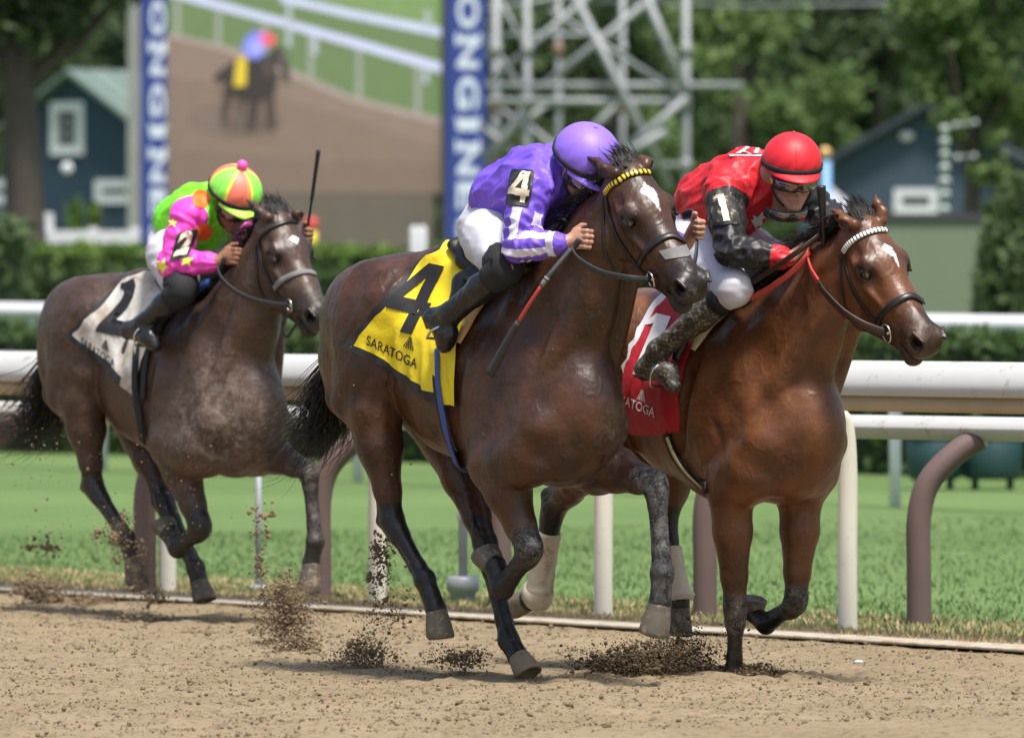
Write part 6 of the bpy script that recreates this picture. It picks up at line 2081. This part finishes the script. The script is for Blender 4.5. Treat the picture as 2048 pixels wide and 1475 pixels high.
saddle2 = saddle(horse2, 'small black racing saddle with a bright blue pad', cloth2, (345, 545), [(422, 568), (390, 588), (355, 615), (336, 640)], MAT['pad_blue'],
    [([(280, 690), (276, 770), (284, 830), (292, 880)], .055, .010, MAT['black_cloth'], 'girth', .020),
     ([(338, 630), (308, 680), (292, 740), (288, 800)], .030, .012, MAT['cloth_white'], 'pad_edge', .012)], rider2, GS)

bridle4 = bridle(horse4, 'black leather bridle with a yellow and black banded browband', dict(
    brow=[(1212, 386), (1224, 371), (1255, 352), (1290, 345), (1318, 356)], brow_mat=banded('brow_yellow', (.75, .52, .02), (.02, .02, .02), 15, .55),
    cheek=[(1212, 378), (1216, 425), (1236, 475), (1258, 508), (1284, 540), (1300, 552)], throat=[(1206, 396), (1207, 450), (1211, 505), (1228, 541)],
    nose=[(1278, 528), (1292, 503), (1318, 481), (1345, 472), (1368, 484)], ring=(1307, 556), ring_r=.034,
    reins=[([(0,), (1262, 556, -.12), (1205, 545, -.16), (1162, 522, -.18), (1146, 500, -.17), (1160, 478, -.15)], .026, .008, MAT['black_rubber'], 'rein'),
           ([(1372, 560, .08), (1390, 520, .18), (1394, 470, .26), (1386, 428, .27), (1366, 432, .27)], .034, .008, MAT['black_rubber'], 'rein')]), GB)
bridle1 = bridle(horse1, 'black leather bridle with a white banded browband and red rubber reins', dict(
    brow=[(1689, 502), (1702, 486), (1728, 470), (1760, 461), (1789, 466)], brow_mat=banded('brow_white', (.78, .77, .72), (.02, .02, .02), 17, .66),
    cheek=[(1688, 500), (1695, 545), (1714, 592), (1742, 632), (1770, 656)], throat=[(1682, 510), (1684, 560), (1690, 605), (1702, 640)],
    nose=[(1756, 645), (1768, 624), (1796, 602), (1822, 592), (1844, 604)], ring=(1778, 664), ring_r=.038,
    reins=[([(0,), (1725, 648, -.12), (1685, 622, -.16), (1652, 588, -.17), (1637, 565, -.15)], .034, .009, MAT['brown_leather'], 'rein'),
           ([(1637, 565, -.15), (1622, 540, -.13), (1616, 515, -.10), (1620, 495, -.07)], .036, .010, MAT['red_rubber'], 'rein'),
           ([(1640, 470, -.08), (1600, 500, -.16), (1560, 528, -.19), (1515, 558, -.20), (1482, 580, -.2), (1478, 594, -.2), (1500, 598, -.2)], .024, .008, MAT['brown_leather'], 'rein'),
           ([(1500, 598, -.2), (1535, 578, -.18), (1570, 555, -.17), (1600, 528, -.14), (1618, 505, -.1)], .024, .008, MAT['red_rubber'], 'rein')]), GB)
bridle2 = bridle(horse2, 'plain dark leather bridle with a fleecy grey noseband', dict(
    brow=[(519, 478), (530, 465), (560, 449), (588, 443), (610, 450)], brow_mat=MAT['black_leather'], brow_w=.02,
    cheek=[(517, 478), (524, 522), (540, 562), (558, 592), (576, 604)], throat=[(512, 486), (514, 530), (518, 570), (528, 594)],
    nose=[(550, 577), (566, 560), (596, 547), (620, 545), (640, 556)], nose_mat=MAT['strip_grey'], nose_w=.03, ring=(583, 610), ring_r=.032,
    reins=[([(0,), (535, 606, -.12), (484, 590, -.16), (447, 562, -.18), (437, 537, -.17), (452, 514, -.15)], .026, .008, MAT['black_rubber'], 'rein'),
           ([(584, 618, -.07), (565, 650, -.07), (574, 674, -.07), (592, 648, -.06), (600, 640, -.05)], .016, .005, MAT['black_leather'], 'loose_strap')]), GB)

# nasal strip of the middle horse
def patch_on(name, horse, quad, mat, parent, off, n=8):
    V = []; F = []
    q = [np.array(p, float) for p in quad]
    for i in range(n + 1):
        for j in range(n + 1):
            u, v = i / n, j / n
            p = (1 - u) * (1 - v) * q[0] + u * (1 - v) * q[1] + u * v * q[2] + (1 - u) * v * q[3]
            h = horse.cast(p[0], p[1], off=off)
            if h is None: h = V[-1] if V else horse.fr.at(p[0], p[1], 0)
            V.append(h)
    for i in range(n):
        for j in range(n):
            a = i * (n + 1) + j
            F.append((a, a + 1, a + n + 2, a + n + 1))
    return put(name, V, F, mat, parent)
patch_on('nasal_strip', horse4, [(1319, 502), (1378, 488), (1390, 512), (1332, 519)], MAT['strip_grey'], bridle4, .005)

# ---- print on the cloths
n4 = [(.10, -.5), (.10, -.22), (-.42, -.22), (-.42, -.02), (.02, .5), (.32, .5), (.32, -.02), (.42, -.02), (.42, -.22), (.32, -.22), (.32, -.5)]
def num4():
    bm = bmesh.new()
    for pts in ([(-.42, -.22), (.42, -.22), (.42, -.03), (-.42, -.03)], [(.08, -.5), (.32, -.5), (.32, -.221), (.08, -.221)], [(.08, -.029), (.32, -.029), (.32, .5), (.08, .5)], [(-.42, -.029), (-.20, -.029), (.079, .30), (.079, .5), (.0, .5)]):
        bm.faces.new([bm.verts.new((x, y, 0)) for x, y in pts])
    bmesh.ops.triangulate(bm, faces=bm.faces[:])
    return bm
NM = 'cloth_number'
print_on(NM, num4(), affine((826, 594), (95, 22), (66, -136)), cloth4.bvh, horse4.fr, MAT['ink_black'], cloth4, .004, .12)
print_on('lettering', stroke_text('SARATOGA', 1.0, .012), affine((784, 705), (19.5, 9.5), (4, -27)), cloth4.bvh, horse4.fr, MAT['ink_black'], cloth4, .004, .3)
def fan():
    bm = bmesh.new()
    for k in (-2, -1, 0, 1, 2):
        pts = [(k * .20 - .05, -.5), (k * .20 + .05, -.5), (k * .03 + .02, .5), (k * .03 - .02, .5)]
        bm.faces.new([bm.verts.new((x, y, 0)) for x, y in pts])
    bmesh.ops.triangulate(bm, faces=bm.faces[:]); return bm
print_on('emblem', fan(), affine((820, 686), (24, 11), (5, -24)), cloth4.bvh, horse4.fr, MAT['ink_black'], cloth4, .004, .3)
def num1():
    bm = bmesh.new()
    for pts in ([(-.12, -.5), (.16, -.5), (.16, .5), (-.12, .5)], [(-.34, .26), (-.121, .34), (-.121, .5), (-.16, .5)]):
        bm.faces.new([bm.verts.new((x, y, 0)) for x, y in pts])
    bmesh.ops.triangulate(bm, faces=bm.faces[:]); return bm
print_on(NM, num1(), affine((1302, 690), (92, 22), (52, -120)), cloth1.bvh, horse1.fr, MAT['ink_white'], cloth1, .004, .12)
print_on('lettering', stroke_text('SARATOGA', 1.0, .01), affine((1266, 808), (17, 7), (3, -26)), cloth1.bvh, horse1.fr, MAT['ink_white'], cloth1, .004, .3)
print_on('emblem', fan(), affine((1285, 790), (20, 8), (3, -22)), cloth1.bvh, horse1.fr, MAT['ink_white'], cloth1, .004, .3)
print_on(NM, stroke_text('2', 1.0, .05), affine((236, 615), (95, 20), (58, -150)), cloth2.bvh, horse2.fr, MAT['ink_black'], cloth2, .004, .12)
print_on('lettering', stroke_text('SARATOGA', 1.0, .012), affine((196, 706), (13, 9), (3, -24)), cloth2.bvh, horse2.fr, MAT['ink_black'], cloth2, .004, .3)
print_on('emblem', fan(), affine((212, 690), (18, 9), (3, -19)), cloth2.bvh, horse2.fr, MAT['ink_black'], cloth2, .004, .3)

# ---- print on the silks
def pr(name, rider, bm, c, ux, uy, mat, off=.004, ml=.15): return print_on(name, bm, affine(c, ux, uy), rider.silk_bvh, rider.fr, mat, rider.thing, off, ml)
def disc(n=22, irr=0.0):
    return poly2d([((1 + irr * math.sin(k * 2.7)) * .5 * math.cos(2 * math.pi * k / n), (1 + irr * math.sin(k * 2.7)) * .5 * math.sin(2 * math.pi * k / n)) for k in range(n)])
def star():
    bm = bmesh.new(); P = []
    for k in range(10):
        r = .5 if k % 2 == 0 else .21
        P.append(bm.verts.new((r * math.sin(math.pi * k / 5), r * math.cos(math.pi * k / 5), 0)))
    c = bm.verts.new((0, 0, 0))
    for k in range(10): bm.faces.new((c, P[(k + 1) % 10], P[k]))
    return bm
def rrect():
    P = []
    for (cx, cy, a0) in ((.36, .38, 0), (-.36, .38, 90), (-.36, -.46, 180), (.36, -.46, 270)):
        r = (.14, .12) if cy > 0 else (.14, .04)
        for k in range(5):
            a = math.radians(a0 + k * 22.5); P.append((cx + r[0] * math.cos(a), cy + r[1] * math.sin(a)))
    return poly2d(P)
MAT['orange'] = simple('orange', (.90, .17, .02), .5, var=.05)
MAT['yellow'] = simple('yellow', (.85, .82, .08), .5, var=.05)
MAT['cream'] = simple('cream', (.70, .62, .48), .6, var=.05)
MAT['panel_black'] = simple('panel_black', (.018, .017, .016), .6, var=.2)
MAT['panel_mud'] = simple('panel_mud', (.02, .019, .018), .7, var=.3, dirt=((.30, .25, .17), 28, .55))
# armbands with the number
def armband(rider, c, ux, uy, txt, mat_bg, bold=.05, ts=(.8, .8), tmat=None):
    sh, el = rider.sides['N'][0], rider.sides['N'][1]
    pr('armband', rider, rrect(), c, ux, uy, mat_bg, .006, .12)
    pr('armband_number', rider, txt, c, np.array(ux) * ts[0], np.array(uy) * ts[1], tmat or MAT['cream'], .010, .12)
armband(rider4, (1041, 376), (46, 4), (12, -72), num4(), MAT['panel_black'], ts=(1.0, .86))
armband(rider1, (1447, 416), (50, -4), (-16, -66), num1(), MAT['panel_mud'], ts=(.9, .84))
armband(rider2, (367, 490), (40, -8), (18, -58), stroke_text('2', 1.0, .05), MAT['panel_black'], ts=(1.25, 1.1))
for c, d in (((402, 398), 36), ((407, 463), 34), ((450, 440), 26)):
    pr('polka_dot', rider2, disc(), c, (d, 4), (4, -d), MAT['orange'])
for c, d, a in (((373, 520), 30, 5), ((324, 532), 34, 25), ((346, 446), 20, 10), ((388, 462), 16, 0)):
    ca, sa = math.cos(math.radians(a)) * d, math.sin(math.radians(a)) * d
    pr('star', rider2, star(), c, (ca, sa), (sa, -ca), MAT['yellow'])
# the badge on the red jersey's back and the leaf on its chest
def frame_badge():
    bm = bmesh.new()
    for pts in ([(-.5, -.5), (-.38, -.5), (-.38, .5), (-.5, .5)], [(-.379, .38), (.5, .38), (.5, .5), (-.379, .5)], [(-.379, -.5), (.5, -.5), (.5, -.38), (-.379, -.38)],
                [(-.22, -.28), (-.10, -.28), (.22, .25), (.10, .25)], [(.08, -.30), (.20, -.30), (.02, .0), (-.06, -.06)], [(.24, -.25), (.34, -.25), (.44, .25), (.34, .25)]):
        bm.faces.new([bm.verts.new((x, y, 0)) for x, y in pts])
    bmesh.ops.triangulate(bm, faces=bm.faces[:]); return bm
pr('back_badge', rider1, frame_badge(), (1487, 300), (80, 2), (-8, -26), MAT['ink_white'])
leaf = [(0, -.5), (.04, -.2), (.30, -.26), (.24, -.14), (.5, .06), (.40, .10), (.44, .26), (.28, .20), (.24, .28), (.10, .12), (.16, .40), (.06, .34), (0, .52), (-.06, .34), (-.16, .40), (-.10, .12), (-.24, .28), (-.28, .20), (-.44, .26), (-.40, .10), (-.5, .06), (-.24, -.14), (-.30, -.26), (-.04, -.2)]
pr('leaf_emblem', rider1, poly2d(leaf), (1532, 445), (62, 6), (4, -52), MAT['ink_white'])

# ---- whips
def whip(rider, label, pts, group, flap=True, colors=None):
    fr = rider.fr
    P = [fr.at(*p) for p in pts]
    th = Thing('whip', label, 'whip', fr, P[-1], group)
    segs = colors
    for (nm, a, b, r0, r1, m) in segs:
        Q = spline(P, 41)[int(a * 40):int(b * 40) + 1]
        v, ff = sweep(Q, circ(1, 8), scale=np.linspace(r0, r1, len(Q)))
        put(nm, v, ff, m, th)
    return th
GW = 'riding whips held by the jockeys'
whip(rider4, 'whip with a red shaft held down along the dark horse shoulder', [(1142, 498, -.24), (1085, 568, -.36), (1030, 655, -.40), (980, 748, -.42)], GW,
     colors=[('handle', 0, .30, .013, .012, MAT['black_rubber']), ('grip_band', .28, .36, .0125, .010, MAT['strip_grey']), ('shaft', .36, .64, .008, .008, MAT['red_rubber']), ('flap', .64, 1, .014, .021, MAT['black_rubber'])])
whip(rider1, 'short black whip held upright by the jockey in red', [(1648, 505, -.05), (1646, 440, -.08), (1642, 372, -.10)], GW,
     colors=[('handle', 0, .45, .010, .012, MAT['black_leather']), ('flap', .45, 1, .013, .022, MAT['black_leather'])])
whip(rider2, 'thin black whip raised high by the jockey in green', [(612, 478, .25), (622, 410, .24), (637, 300, .22)], GW,
     colors=[('shaft', 0, .55, .007, .007, MAT['black_leather']), ('flap', .55, 1, .009, .012, MAT['black_leather'])])
